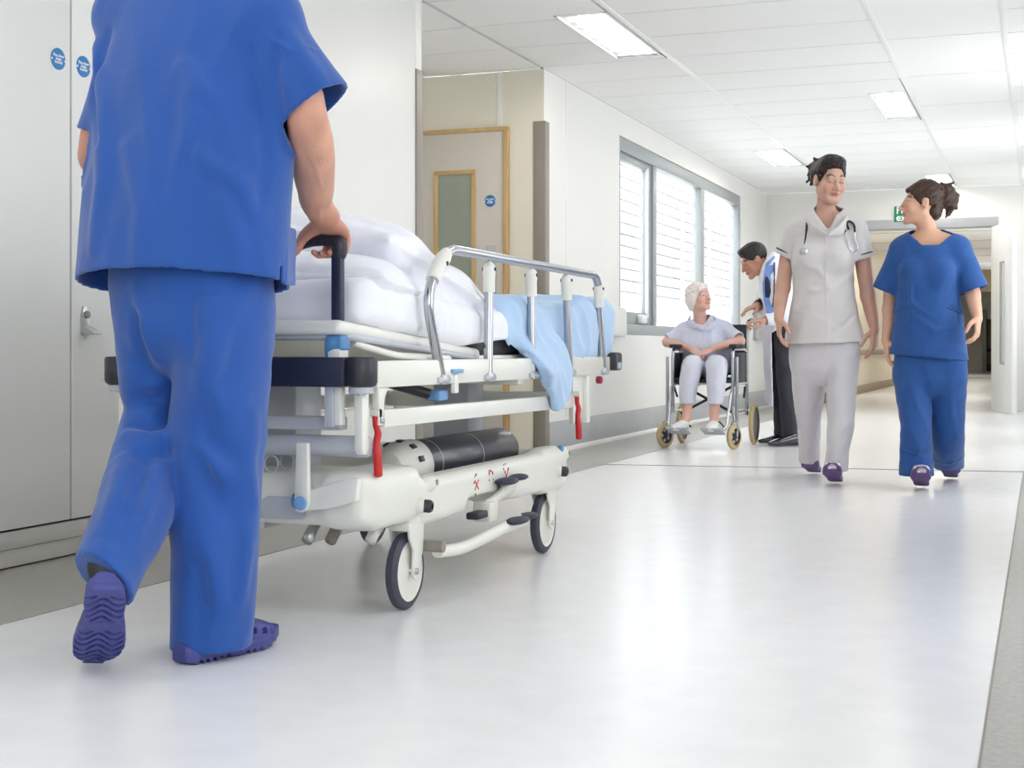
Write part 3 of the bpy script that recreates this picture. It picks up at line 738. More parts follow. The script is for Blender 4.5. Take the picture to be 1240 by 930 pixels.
# --- middle frame
for x in (TX1, TX0):
    prism('long_beam', [(3.36, .513), (4.95, .505), (4.95, .553), (3.36, .560)], 'x', x - .022, x + .012, M_powder, tr, .004)
box('cross_bar', (TX0, 3.28, .508), (-1.700, 3.33, .543), M_powder_grey, tr, .006)
box('cross_bar', (TX0, 4.93, .50), (TX1, 4.98, .56), M_powder, tr, .006)
lathe('cross_tube', [(0, .024), (.006, .028), (.726, .028), (.732, .024)], (TX0 - .0, 3.31, .466), (0, 3.31, .466), M_powder_grey, tr, 20)
box('hanger_post', (-1.715, 3.225, .520), (-1.690, 3.265, .625), M_powder_grey, tr, .003)
box('hanger_post', (-1.690, 3.232, .524), (-1.672, 3.262, .625), M_powder, tr, .003)
for x in (TX1 - .012, TX0 + .012):
    prism('end_plate', [(3.252, .625), (3.292, .625), (3.292, .462), (3.280, .448), (3.264, .448), (3.252, .462)], 'x', x - .012, x + .012, M_powder, tr, .004)
    prism('end_plate', [(4.99, .625), (5.13, .69), (5.15, .51), (5.0, .44)], 'x', x - .01, x + .01, M_powder, tr, .004)
    prism('bracket', [(3.325, .618), (3.39, .618), (3.365, .59), (3.352, .52), (3.330, .52)], 'x', x + .002, x + .022, M_powder, tr, .003)
cyl('bracket_bolt', (TX1 + .008, 3.34, .532), (TX1 + .018, 3.34, .532), .007, M_steel, tr, 10)
for x, y, k in ((TX1 - .002, 3.335, 0), (TX1 + .022, 4.965, 1), (TX0 - .01, 4.3, 1), (TX0, 3.335, 0)):
    r = tube('red_lever', spline([(x, y - .004, .545), (x, y, .52), (x + .004, y + .004, .50), (x + .002, y, .475), (x + .006, y - .004, .44), (x + .008, y - .004, .398), (x + .008, y - .004, .386)], 3), [.0085] * 6 + [.0095] * 5 + [.0115] * 5 + [.012, .010, .005], M_red, tr, 10)
    cyl('lever_pivot', (x - .012, y, .552), (x + .012, y, .552), .012, M_powder, r, 12)
lathe('castor_lock_knob', [(0, .010), (.004, .015), (.02, .015), (.024, .010), (.024, 0)], (TX1 + .02, 5.21, .60), (TX1 + .1, 5.21, .60), mat('maroon_plastic', S(150, 30, 60), .35), tr, 16)
box('foot_panel', (TX1 - .02, 5.00, .46), (TX1 - .012, 5.15, .60), M_powder, tr, .003)
box('corner_upright', (TX1 - .02, 5.12, .44), (TX1 + .012, 5.16, .64), M_powder, tr, .004)
for z, x, y in ((.415, -1.912, 3.30), (.418, -1.888, 3.34), (.40, -1.955, 3.30)):
    tube('hook_ring', [(x + .020 * math.cos(t), y, z + .022 * math.sin(t)) for t in [k * math.pi / 10 for k in range(20)]], .0028, M_powder_grey, tr, 6, closed=True)
# --- lift linkage at the head end
lk = prism('lift_link', [(-1.780, .480), (-1.748, .480), (-1.746, .325), (-1.752, .308), (-1.766, .302), (-1.780, .308), (-1.786, .325)], 'y', 3.196, 3.214, M_powder, tr, .003)
cyl('pivot_cap', (-1.765, 3.184, .327), (-1.765, 3.197, .327), .018, M_lblue, lk, 18, .004)
cyl('pivot_cap', (-1.800, 3.222, .330), (-1.788, 3.222, .330), .020, M_mblue, lk, 18, .004)
prism('link_arm', [(-1.795, .300), (-1.790, .348), (-1.640, .392), (-1.612, .392), (-1.620, .335), (-1.70, .312)], 'y', 3.214, 3.244, M_powder, tr, .006)
box('lift_column', (-2.06, 3.45, .30), (-1.92, 3.60, .62), M_powder_grey, tr, .01)
box('lift_column', (-2.06, 4.70, .30), (-1.92, 4.85, .62), M_powder_grey, tr, .01)
# --- moulded base cover
F = Field((-2.44, 3.14, .14), (-1.55, 5.02, .50), .0075)
F.rbox((-1.985, 4.10, .300), (.372, .78, .056), .030, k=0)
F.rbox((-1.985, 3.41, .325), (.345, .145, .070), .04, k=.02)
F.rbox((-1.680, 3.43, .328), (.068, .185, .070), .035, k=.03)          # bulky corner by the near castor
F.rbox((-2.290, 3.46, .335), (.068, .21, .075), .035, k=.03)
F.rbox((-1.655, 4.22, .285), (.042, .62, .060), .02, k=.03)           # skirt along the side
F.rbox((-1.660, 4.76, .290), (.050, .13, .075), .03, k=.03)
F.rbox((-2.315, 4.22, .285), (.042, .62, .060), .02, k=.03); F.rbox((-2.31, 4.76, .29), (.05, .13, .075), .03, k=.03)
F.rbox((-1.985, 4.19, .40), (.300, .56, .095), .05, k=.02, sub=True)  # tray for the cylinder
F.rbox((-1.985, 4.10, .19), (.27, 1.2, .06), .03, k=.02, sub=True)
F.rbox((-1.645, 4.10, .175), (.12, .27, .050), .02, k=.02, sub=True)
F.rbox((-1.645, 4.05, .23), (.06, .12, .040), .02, k=.015, sub=True)
FB = F; bc = fobj('base_cover', F, M_abs, tr, 3)
prism('inset_panel', [(-1.935, .282), (-1.928, .318), (-1.90, .334), (-1.79, .334), (-1.785, .286), (-1.795, .276), (-1.925, .274)], 'y', 3.258, 3.270, M_powder_grey, bc, .003)
box('frame_member', (-2.0, 3.35, .235), (-1.96, 4.9, .27), M_steel, tr, .004)
box('axle_beam', (-2.31, 3.55, .225), (-1.66, 3.62, .262), M_steel, tr, .006)
box('axle_beam', (-2.31, 4.66, .225), (-1.66, 4.73, .262), M_steel, tr, .006)
for k, (x, y) in enumerate(((-1.86, 3.40), (-1.80, 3.42), (-1.70, 3.46))):
    cyl('underside_bracket', (x, y, .20), (x, y + .05, .24), .016, (M_steel, M_guard, M_powder)[k], tr, 10)
# side bosses and rubber buffers
for y, z in ((3.60, .288), (4.79, .287)):
    F = Field((TX1 - .08, y - .15, z - .08), (TX1 + .07, y + .15, z + .13), .004)
    F.seg((TX1 - .03, y + .045, z + .05), (TX1 + .012, y + .055, z + .055), .020, .018, k=.02); F.seg((TX1 - .03, y - .06, z + .01), (TX1 + .002, y + .05, z + .05), .022, .020, k=.02); F.seg((TX1 - .03, y - .03, z - .01), (TX1 + .02, y - .03, z), .024, .02, k=.02)
    bo = fobj('side_boss', F, M_abs, tr)
    b = lathe('buffer', [(0, .012), (.004, .018), (.036, .018), (.042, .014), (.042, .009), (.034, .009), (.034, 0)], (TX1 + .010, y - .028, z), (TX1 + .1, y - .018, z - .004), M_dark, tr, 18)
    cyl('boss_screw', (TX1 + .02, y + .055, z + .056), (TX1 + .034, y + .057, z + .057), .008, M_steel, bo, 12)
lathe('pivot_cap', [(0, .012), (.006, .018), (.02, .018), (.024, .010), (.024, 0)], (TX1 - .01, 4.83, .355), (TX1 + .1, 4.83, .355), M_mblue, tr, 16)
# symbols printed on the side: red cross, red arc arrow, red tick with small black marks
M_printr = mat('print_red', S(200, 40, 44), .5); M_printk = mat('print_black', S(40, 40, 46), .5)
def mark(name, m, y, z, L, W, a):
    R = Matrix.Rotation(a, 3, 'X'); xs = np.linspace(-1.56, -1.75, 120); fv = FB.sample(np.array([[q, y, z] for q in xs])); c = Vector((xs[int(np.argmax(fv < 0))], y, z)); box(name, c - Vector((.0015, L / 2, W / 2)), c + Vector((.0015, L / 2, W / 2)), m, bc, 0, rot=R)
F2y = lambda u, v: atX(u, v, TX1 + .003)
for (u, v, sgn) in ((573, 587, 0), (590.5, 577, 1), (609, 572, 2)):
    p = F2y(u, v)
    if sgn == 0:
        mark('printed_symbol', M_printr, p.y, p.z, .042, .005, .75); mark('printed_symbol', M_printr, p.y, p.z, .042, .005, -.75)
        for dy, dz in ((-.012, .025), (.0, .03), (-.005, -.028), (-.022, .008)): mark('printed_symbol', M_printk, p.y + dy, p.z + dz, .006, .006, .4)
    elif sgn == 1:
        for k in range(5):
            t = math.pi * (k + .5) / 5; mark('printed_symbol', M_printr, p.y + .016 * math.cos(t), p.z + .006 + .012 * math.sin(t), .010, .004, t - math.pi / 2 + .2)
        for dy in (-.016, .018): mark('printed_symbol', M_printk, p.y + dy, p.z - .01, .005, .006, .0)
    else:
        mark('printed_symbol', M_printr, p.y - .006, p.z - .004, .026, .005, -.9); mark('printed_symbol', M_printr, p.y + .012, p.z, .032, .005, .9)
        for dy, dz in ((-.02, .012), (.0, .022), (.02, .024)): mark('printed_symbol', M_printk, p.y + dy, p.z + dz, .005, .006, .3)
# --- pedals
def pedal(x, s, y, z, L=.11):
    F = Field((min(x, x + s * .13) - .03, y - .17, z - .04), (max(x, x + s * .13) + .03, y + .17, z + .04), .004)
    F.ell((x + s * .07, y - .035, z), (.034, L * .62, .012), k=.01); F.ell((x + s * .07, y + .075, z + .004), (.030, L * .45, .011), k=.008)
    return fobj('foot_pedal', F, M_navy, tr)
for s, x in ((1, TX1), (-1, TX0)):
    pedal(x - s * .03, s, 4.22, .302); pedal(x - s * .0, s, 4.23, .178, .12)
    pts = [(x - s * .02, 4.12, .225), (x + s * .02, 4.15, .25), (x + s * .035, 4.20, .288)]
    F = Field((x - .09, 4.02, .16), (x + .12, 4.34, .31), .004)
    F.chain([(x - s * .015, 4.12, .225), (x + s * .02, 4.16, .255), (x + s * .04, 4.22, .287)], [.018, .014, .020], k=0, e=(0, 1, 0), qs=[.03, .02, .05])
    fobj('pedal_arm', F, M_abs, tr)
    box('pedal_block', (x - .03, 4.07, .185), (x + .03, 4.14, .245), M_abs, tr, .005)
    box('pedal_spring', (x - .02, 3.99, .20), (x + .022, 4.09, .222), M_dark, tr, .006)
    tube('brake_bar', spline([(x + s * .03, 3.66, .150), (x + s * .045, 3.80, .142), (x + s * .05, 3.98, .152), (x + s * .055, 4.16, .166), (x + s * .055, 4.30, .168)], 4), [.018] * 12 + [.022] * 5, M_abs, tr, 10)
    cyl('brake_pivot', (x - .03, 3.66, .165), (x + .05, 3.66, .165), .017, M_guard, tr, 12)
# --- castors
def castor(x, y, s):
    c = empty('castor', (x, y, 0)); c.parent = tr; c.location = Vector((x, y, 0)) - worigin(tr)
    R = .106; a = (x - .017, y, R); b = (x + .017, y, R)
    w = lathe('tyre', [(0, R - .022), (.002, R - .010), (.008, R - .001), (.017, R), (.026, R - .001), (.032, R - .010), (.034, R - .022)], a, b, M_tyre, c, 40, cap=False)
    lathe('wheel_disc', [(.001, 0), (.001, .018), (.006, .03), (.006, R - .026), (.0015, R - .022), (.0325, R - .022), (.028, R - .026), (.028, .03), (.033, .018), (.033, 0)], a, b, M_abs, c, 36)
    for q, yo in ((-1, 0), (1, 0)):
        xx = x + q * .028
        prism('fork', [(y + .020, .095), (y + .052, .16), (y + .058, .232), (y - .040, .238), (y - .036, .20), (y - .008, .165), (y - .014, .095), (y + .003, .082)], 'x', xx - .004, xx + .004, M_powder, c, .002)
    box('fork_crown', (x - .033, y - .042, .218), (x + .033, y + .060, .242), M_powder, c, .006)
    lathe('swivel', [(0, .040), (.02, .036), (.03, .03)], (x, y + .01, .24), (x, y + .01, 1), M_powder, c, 20)
    cyl('axle_nut', (x - .038, y, R), (x + .038, y, R), .009, M_steel, c, 8)
for x in (-1.65, -2.315):
    castor(x, 3.575, 1); castor(x, 4.735, 1)

# ================================================================== gas cylinder in the base tray
CX = -1.80
gc = empty('gas_cylinder', (CX, 4.15, .345), 'dark gas cylinder with a white valve guard lying in the trolley base', 'gas cylinder')
lathe('body', [(0, .05), (.01, .066), (.03, .074), (.79, .074), (.815, .066), (.83, .045), (.835, 0)], (CX, 3.90, .366), (CX, 9, .366), M_cyl, gc, 40)
lathe('valve_guard', [(0, .034), (.006, .048), (.05, .066), (.09, .078), (.17, .079), (.176, .075)], (CX, 3.77, .366), (CX, 9, .366), M_abs, gc, 40)
for k in range(5):
    t = math.radians(20 + k * 34); p = Vector((CX + .0775 * math.cos(t), 3.86, .366 + .0775 * math.sin(t)))
    box('guard_slot', p - Vector((.004, .014, .009)), p + Vector((.004, .014, .009)), M_dark, gc, .002, rot=Matrix.Rotation(-t, 3, 'Y'))
for y in (4.02, 4.36): lathe('label_band', [(0, .0745), (.004, .0745)], (CX, y, .366), (CX, 9, .366), M_powder_grey, gc, 40)

# ================================================================== bedding
def quilt(F, amp, sc, st_=(1, 1, 1)):
    F.disp(lambda x, y, z: amp * (ridged(vnoise(x * sc * st_[0] + 3, y * sc * st_[1], z * sc * st_[2])) - .5) + amp * .5 * (ridged(vnoise(x * sc * 2.1 * st_[0], y * sc * 2.1 * st_[1] + 5, z * sc * 2.1)) - .5))
# mattress: back part follows the raised section
F = Field((TX0 - .02, 3.14, .66), (TX1 + .03, 5.50, .90), .0075)
F.rbox((-1.99, 4.78, .738), (.325, .64, .040), .03, k=0)
F.rbox((-1.99, 3.82, .790), (.325, .44, .036), .03, k=.03, R=np.array(Matrix.Rotation(-ang, 3, 'X')))
tag(fobj('mattress', F, M_mattress, None, 2, (-1.99, 4.3, .71)), 'charcoal vinyl mattress showing below the sheet on the trolley', 'mattress')
# white sheet over the back half, hanging a little over the near edge
F = Field((TX0 - .05, 3.14, .66), (TX1 + .06, 4.80, 1.0), .006)
F.rbox((-1.99, 3.84, .806), (.342, .51, .056), .035, k=0, R=np.array(Matrix.Rotation(-ang, 3, 'X')))
F.rbox((-1.98, 4.25, .785), (.335, .36, .045), .03, k=.05)
F.disp(lambda x, y, z: .020 * (ridged(vnoise(x * 4, y * 9 + 2 * vnoise(x * 5, y * 5, z), z * 6)) - .5) + .006 * (ridged(vnoise(x * 11, y * 21, z * 12)) - .5))
F.cut((TX1 - .04, 4.0, .728), (0, .07, -1), where=((TX0 - .1, 3.1, .6), (TX1 + .1, 4.9, .9)))
tag(fobj('bed_sheet', F, M_linen, None, 2, (-1.99, 4.0, .73)), 'crumpled white sheet spread under the pillows on the trolley', 'sheet')
def pillow(c, hs, rx, rz, ry, label, seed):
    R = (Matrix.Rotation(rz, 3, 'Z') @ Matrix.Rotation(rx, 3, 'X') @ Matrix.Rotation(ry, 3, 'Y')); Rn = np.array(R)
    ext = np.abs(Rn) @ np.array(hs) + .05
    F = Field(np.array(c) - ext, np.array(c) + ext, .006)
    cx = np.array(c, np.float32)
    def fn(X, Y, Z):
        u = [((X - cx[0]) * Rn[0, i] + (Y - cx[1]) * Rn[1, i] + (Z - cx[2]) * Rn[2, i]) / hs[i] for i in range(3)]
        e = np.clip(1 - np.abs(u[0]) ** 3.2, 0, 1) * np.clip(1 - np.abs(u[1]) ** 3.2, 0, 1)
        t = hs[2] * (e ** .55)
        return (np.abs(u[2]) * hs[2] - t) * .75 + np.maximum(0, np.maximum(np.abs(u[0]), np.abs(u[1])) - 1) * .2
    F.comb(np.array(c) - ext, np.array(c) + ext, fn, 0)
    F.disp(lambda x, y, z: .028 * (ridged(vnoise(x * 5 + seed, y * 4 + 1.5 * vnoise(x * 3, y * 3, z * 3 + seed), z * 5)) - .5) + .011 * (ridged(vnoise(x * 12, y * 10 + seed, z * 12)) - .5))
    return tag(fobj('pillow', F, M_linen, None, 3, (c[0], c[1], c[2] - hs[2])), label, 'pillow', 'white pillows on the trolley')
pillow((-2.00, 3.75, .885), (.335, .35, .085), -.10, .05, .05, 'lower of the two white pillows, lying flat on the trolley', 1.3)
pillow((-2.02, 3.93, .975), (.35, .31, .105), -.28, -.10, .12, 'upper white pillow leaning on the lower pillow of the trolley', 6.1)
# pale blue blanket over the foot half with a corner hanging down the near side
F = Field((TX0 - .06, 4.05, .50), (TX1 + .09, 5.56, .97), .006)
F.rbox((-1.985, 4.90, .800), (.352, .60, .085), .05, k=0)
F.rbox((-1.97, 5.28, .785), (.362, .20, .125), .06, k=.06)
F.seg((-1.95, 4.30, .84), (-1.70, 4.16, .80), .05, .03, k=.06)
F.chain([(-1.66, 4.60, .78), (-1.605, 4.66, .70), (-1.592, 4.72, .62), (-1.588, 4.75, .55)], [.022, .020, .018, .016], k=.03, e=(0, 1, 0), qs=[.16, .13, .085, .062])
F.chain([(-1.66, 4.95, .74), (-1.64, 4.97, .69), (-1.64, 4.98, .66)], [.03, .025, .02], k=.03, e=(0, 1, 0), qs=[.20, .18, .12])
def drape(x, y, z):
    a = .030 * (ridged(vnoise(x * 3, (y + .45 * z) * 7.5 + 1.2 * vnoise(x * 4, y * 4, z * 4), (z - .2 * y) * 3.0)) - .5)
    return a + .012 * (ridged(vnoise(x * 7, (y + .5 * z) * 15, z * 7)) - .5)
F.disp(drape)
F.cut((-1.9, 5, .665), (0, .12, -1), where=((TX0 - .1, 4.0, .4), (TX1 - .035, 5.6, .8)))
F.cut((-1.9, 4.5, .742), (0, -.05, -1), where=((-1.80, 4.0, .4), (TX1 - .025, 4.56, .9)))
tag(fobj('blanket', F, M_blanket, None, 2, (-1.98, 4.9, .68)), 'pale blue blanket rumpled over the foot of the trolley', 'blanket')
# ================================================================== people kit
def A3(v): return np.array(tuple(v), float)
def like(F):
    G = Field.__new__(Field); G.lo, G.h, G.n, G.ax = F.lo, F.h, F.n, F.ax; G.d = np.full(F.n, 1.0, np.float32); return G
def rowsloft(F, rows, Y, k=0.0, e=(1, 0, 0), n=4):
    """rows = (v, u_left, u_right, depth, dY): horizontal sections measured off the photograph"""
    pts, rs, qs = [], [], []
    for v, ul, ur, d, dy in rows:
        a, b = at(ul, v, Y + dy), at(ur, v, Y + dy); pts.append(A3((a + b) / 2)); qs.append((b - a).length / 2); rs.append(d)
    F.chain(pts, rs, k=k, e=e, qs=qs, n=n); return pts
def garment(parts, k, folds, t, cuts, post=None):
    """parts: fields on one grid, first is the trunk; cuts: (index, point, normal)"""
    F = parts[0]; base = [p.d.copy() for p in parts]
    for p in parts[1:]: F.d = smin(F.d, p.d, k)
    if folds is not None: folds(F)
    if t: F.shell(t)
    X, Y, Z = F.ax[0][:, None, None], F.ax[1][None, :, None], F.ax[2][None, None, :]
    for i, p, nrm in cuts:
        nrm = np.array(nrm, float) / np.linalg.norm(nrm)
        v = ((X - p[0]) * nrm[0] + (Y - p[1]) * nrm[1] + (Z - p[2]) * nrm[2]).astype(np.float32)
        m = np.ones(F.d.shape, bool)
        for j in range(len(base)):
            if j != i: m &= base[i] <= base[j]
        F.d = np.where(m, np.maximum(F.d, v), F.d)
    if post is not None: post(F)
    return F

def facing(f, roll=0.0):
    f = Vector(f).normalized(); x = f.cross(Vector((0, 0, 1))).normalized(); z = x.cross(f)
    R = Matrix((x, f, z)).transposed()
    return np.array(R @ Matrix.Rotation(roll, 3, 'Y'))
def add_head(F, c, R, s, neck=None, nr=.055, old=0.0, male=False):
    c = A3(c); T = lambda x, y, z: c + s * (R @ np.array((x, y, z)))
    F.ell(T(0, -.016, .036), np.array((.076, .096, .085)) * s, k=.0, R=R)
    F.ell(T(0, .032, -.035), np.array((.060, .062, .078)) * s, k=.03 * s, R=R)
    jw = .052 if male else .046
    for q in (-1, 1):
        F.seg(T(q * jw, .0, -.055), T(q * .020, .074, -.100), .024 * s, .017 * s, k=.025 * s)
        F.ell(T(q * .038, .066, -.030), np.array((.026, .022, .026)) * s, k=.02 * s, R=R)
    F.ell(T(0, .082, -.104), np.array((.021, .016, .016)) * s, k=.015 * s, R=R)
    F.seg(T(-.036, .078, .022), T(.036, .078, .022), .013 * s, k=.016 * s)
    for q in (-1, 1): F.ell(T(q * .032, .104, .0), np.array((.019, .016, .014)) * s, k=.014 * s, R=R, sub=True)
    for q in (-1, 1): F.ell(T(q * .032, .079, .0), np.array((.015, .0135, .0125)) * s, k=.003 * s, R=R)
    F.chain([T(0, .090, .014), T(0, .103, -.012), T(0, .115, -.034)], [.008 * s, .0095 * s, .0115 * s], k=.009 * s)
    for q in (-1, 1): F.ell(T(q * .012, .101, -.037), np.array((.0085, .010, .0075)) * s, k=.007 * s, R=R)
    for z, y in ((-.059, .099), (-.071, .097)):
        F.chain([T(-.022, .084, -.065), T(-.009, y - .003, z), T(0, y, z), T(.009, y - .003, z), T(.022, .084, -.065)], [.004 * s, .0065 * s, .0068 * s, .0065 * s, .004 * s], k=.006 * s)
    for q in (-1, 1):
        F.ell(T(q * .079, -.008, -.004), np.array((.010, .019, .033)) * s, k=.008 * s, R=R)
        F.ell(T(q * .090, -.002, .0), np.array((.008, .010, .019)) * s, k=.005 * s, R=R, sub=True)
    if neck is not None:
        F.chain([T(0, -.030, -.03), T(0, -.022, -.085), A3(neck)], [nr, nr * .97, nr * 1.12], k=.025)
def head_tint(V, C, c, R, s, brow, lip, old=0.0, smile=0.0, eyes=True, lid=None):
    L = ((V - A3(c)) / s) @ R
    x, y, z = np.abs(L[:, 0]), L[:, 1], L[:, 2]
    near = (y > .03) & (np.abs(z) < .14) & (x < .1)
    def mix(m, col, a=1.0):
        m = np.clip(m, 0, 1)[:, None] * a; C[:] = C * (1 - m) + np.array(col) * m
    g = lambda d, w: np.clip(1 - d / w, 0, 1)
    chk = np.exp(-(((x - .042) / .022) ** 2 + ((z + .032) / .022) ** 2)) * near; mix(chk, C.mean(0) * np.array((1.12, .78, .74)), .45)
    lp = (near & (y > .075)) * g(np.maximum(np.abs(z + .065) - .008 + x * .22, 0), .004) * (x < .026); mix(lp, lip, .85)
    mix((near & (y > .08)) * g(np.abs(z + .0650 - x * smile), .0028) * (x < .024), (.16, .04, .04), .7)
    zb = .026 + .010 * np.sin(np.clip((x - .012) / .04, 0, 1) * math.pi) - .2 * np.maximum(x - .045, 0)
    mix((near & (y > .06)) * g(np.maximum(np.abs(z - zb) - .003, 0), .003) * (x > .013) * (x < .055), brow, .8)
    if eyes:
        el = ((x - .032) / .0145) ** 2 + (z / .0065) ** 2
        mix(near * (y > .065) * (el < 1), (.62, .58, .55), .9)
        mix(near * (y > .065) * ((((x - .032) / .006) ** 2 + (z / .0062) ** 2) < 1), (.03, .02, .015), 1)
        mix(near * (y > .065) * g(np.abs(z - .0062 + .06 * np.abs(x - .032)), .003) * (np.abs(x - .032) < .017), (.04, .025, .02), .85)
    else:
        mix(near * (y > .065) * g(np.abs(z + .004 - 5 * (x - .032) ** 2), .0032) * (np.abs(x - .032) < .017), (.04, .025, .02), .85)
        mix(near * (y > .06) * g(np.hypot((x - .032) * .6, z - .005), .012), C.mean(0) * np.array((.72, .58, .55)), .5)
    mix(near * (y > .085) * g(np.hypot(x - .007, z + .043), .004), (.15, .05, .04), .7)
    return C
def skin_color(base, heads=(), mott=.12):
    base = np.array(base)
    def fn(V):
        n = vnoise(V[:, 0] * 25, V[:, 1] * 25, V[:, 2] * 25); m = vnoise(V[:, 0] * 8 + 9, V[:, 1] * 8, V[:, 2] * 8)
        C = base[None] * (1 - mott * .6 + mott * n[:, None]) * np.stack([np.ones(len(V)), 1 - mott * .5 * m, 1 - mott * .6 * m], 1)
        for h in heads: C = head_tint(V, C, *h[:-1], **h[-1])
        return C
    return fn
def add_hand(F, w, d, n, side, s=1.0, curl=(.3, .35, .4, .45), thumb=.35, spread=.04, k=.006):
    """w wrist, d distal direction, n direction the palm faces, side = direction of the thumb"""
    w = A3(w); d = np.array(d, float); d /= np.linalg.norm(d); n = np.array(n, float); n -= d * (n @ d); n /= np.linalg.norm(n)
    t = np.array(side, float); t -= d * (t @ d) + n * (t @ n); t /= np.linalg.norm(t)
    F.chain([w, w + d * .028 * s, w + d * .062 * s, w + d * .088 * s], [.021 * s, .017 * s, .0145 * s, .0115 * s], k=.012, e=t, qs=[.028 * s, .036 * s, .042 * s, .040 * s])
    offs = (.029, .010, -.0095, -.027); Ls = (.072, .080, .074, .058); base = (.088, .093, .088, .080)
    for i in range(4):
        p = w + d * base[i] * s + t * offs[i] * s; a = 0.0; dirn = d + t * spread * (1.5 - i); dirn /= np.linalg.norm(dirn); prev = p - d * .012 * s
        pts = [prev, p]
        for j, fr in enumerate((.45, .30, .25)):
            a += curl[i] * (1.0, 1.25, .8)[j]
            p = p + (dirn * math.cos(a) + n * math.sin(a)) * Ls[i] * fr * s; pts.append(p)
        r = (.0088, .0092, .0088, .0078)[i] * s
        F.chain(pts, [r, r * 1.03, r * .97, r * .90, r * .78], k=k * .6, n=3)
    p0 = w + d * .020 * s + t * .026 * s + n * .006 * s; a1 = d * .62 + t * (.75 - thumb) + n * (.25 + thumb); a1 /= np.linalg.norm(a1)
    p1 = p0 + a1 * .042 * s; a2 = d * .9 + t * (.35 - thumb) + n * (.15 + thumb * .8); a2 /= np.linalg.norm(a2); p2 = p1 + a2 * .032 * s; p3 = p2 + a2 * .024 * s
    F.chain([p0, p1, p2, p3], [.017 * s, .0125 * s, .0105 * s, .0085 * s], k=.010, n=4)

def xf(V, o, R): return V @ np.array(R).T + np.array(tuple(o))
_clog = {}
def clog_meshes(h, tread):
    key = (h, tread)
    if key in _clog: return _clog[key]
    # sole: outline with waist, local x lateral, y forward from heel, z up
    yy = np.array([0, .02, .06, .11, .16, .21, .26, .295]); ww = np.array([.026, .038, .041, .038, .046, .053, .047, .024])
    def outline(X, Y): return np.abs(X - .006 * np.sin(np.clip(Y, 0, .3) * 12)) - np.interp(Y.ravel(), yy, ww).reshape(Y.shape)
    lo, hi = (-.075, -.02, -.012), (.075, .325, .12)
    S_ = Field(lo, hi, h)
    def fs(X, Y, Z):
        o = outline(X, Y); o = np.maximum(o, np.maximum(-.002 - Y, Y - .300)); spring = .018 * np.clip((Y - .21) / .09, 0, 1) ** 2 + .006 * np.clip((.04 - Y) / .05, 0, 1) ** 2
        zz = np.abs(Z - .016 - spring) - .016
        a = np.maximum(o + .006, 0); b = np.maximum(zz + .006, 0); return np.sqrt(a * a + b * b) + np.minimum(np.maximum(o, zz) + .006, 0) - .006
    S_.comb(lo, hi, fs, 0)
    if tread:
        def grooves(X, Y, Z):
            wv = Y + .012 * np.cos(X / .026 * math.pi * .9); g = np.cos(2 * math.pi * wv / .0215)
            spring = .018 * np.clip((Y - .21) / .09, 0, 1) ** 2
            reg = ((Y > .02) & (Y < .115)) | ((Y > .15) & (Y < .285))
            return np.where(reg, np.maximum((.12 - g) * .006, Z - spring - .0085), 1.0)
        S_.comb((-.06, .0, -.01), (.06, .3, .02), grooves, .002, sub=True)
    U = Field(lo, hi, h)
    def fu(X, Y, Z):
        t = np.clip(Y / .3, 0, 1); top = np.interp(Y.ravel(), [0, .05, .10, .14, .18, .24, .28, .30], [.046, .044, .056, .084, .088, .068, .052, .040]).reshape(Y.shape)
        w = np.interp(Y.ravel(), yy, ww - .002).reshape(Y.shape)
        xx = np.abs(X - .006 * np.sin(np.clip(Y, 0, .3) * 12)) / w; zz = np.clip((Z - .02) / (top - .02), 0, 3)
        q = (xx ** 2.6 + zz ** 2.6) ** (1 / 2.6); d = (q - 1) * np.minimum(w, top - .02) * .9
        return np.maximum(np.maximum(d, .015 - Z), np.maximum(-.004 - Y, Y - .302))
    U.comb(lo, hi, fu, 0)
    U.rbox((0, .070, .090), (.027, .054, .060), .026, k=.006, sub=True)        # foot opening
    for q in (-1, 1):
        for y in (.185, .222, .255): U.rbox((q * .052, y, .050 - (y - .185) * .12), (.016, .011, .0065), .005, k=.002, sub=True)   # side vents
    for y, x in ((.20, -.022), (.20, .0), (.20, .022), (.232, -.014), (.232, .014), (.258, 0)): U.ell((x, y, .098 - (y - .19) * .35), (.006, .007, .03), k=.002, sub=True)
    K = Field(lo, (.075, .325, .14), h)
    K.chain([(.047, .125, .058), (.040, .045, .078), (.022, -.002, .090), (0, -.012, .094), (-.022, -.002, .090), (-.040, .045, .078), (-.047, .125, .058)], [.004] * 7, k=0, e=(0, 0, 1), qs=[.009] * 7, n=6)
    _clog[key] = [f.mesh(2) for f in (S_, U, K)]
    return _clog[key]
def clog(parent, heel, toe, up, ms, ml, mk, tread, h=.0032, strap=True, s=1.0, name='clog', label=None):
    f = (Vector(toe) - Vector(heel)).normalized(); up = Vector(up); x = f.cross(up).normalized(); z = x.cross(f)
    R = Matrix((x, f, z)).transposed(); o = empty(name, heel); o.parent = parent; o.location = Vector(heel) - worigin(parent)
    if label: o['label'] = label
    for n, (V, Q), m in zip(('sole', 'upper', 'heel_strap'), clog_meshes(h, tread), (ms, ml, mk)):
        if n == 'heel_strap' and not strap: continue
        link_mesh(n, mesh_from(n, xf(V * s, heel, R), Q), m, o)
    return o

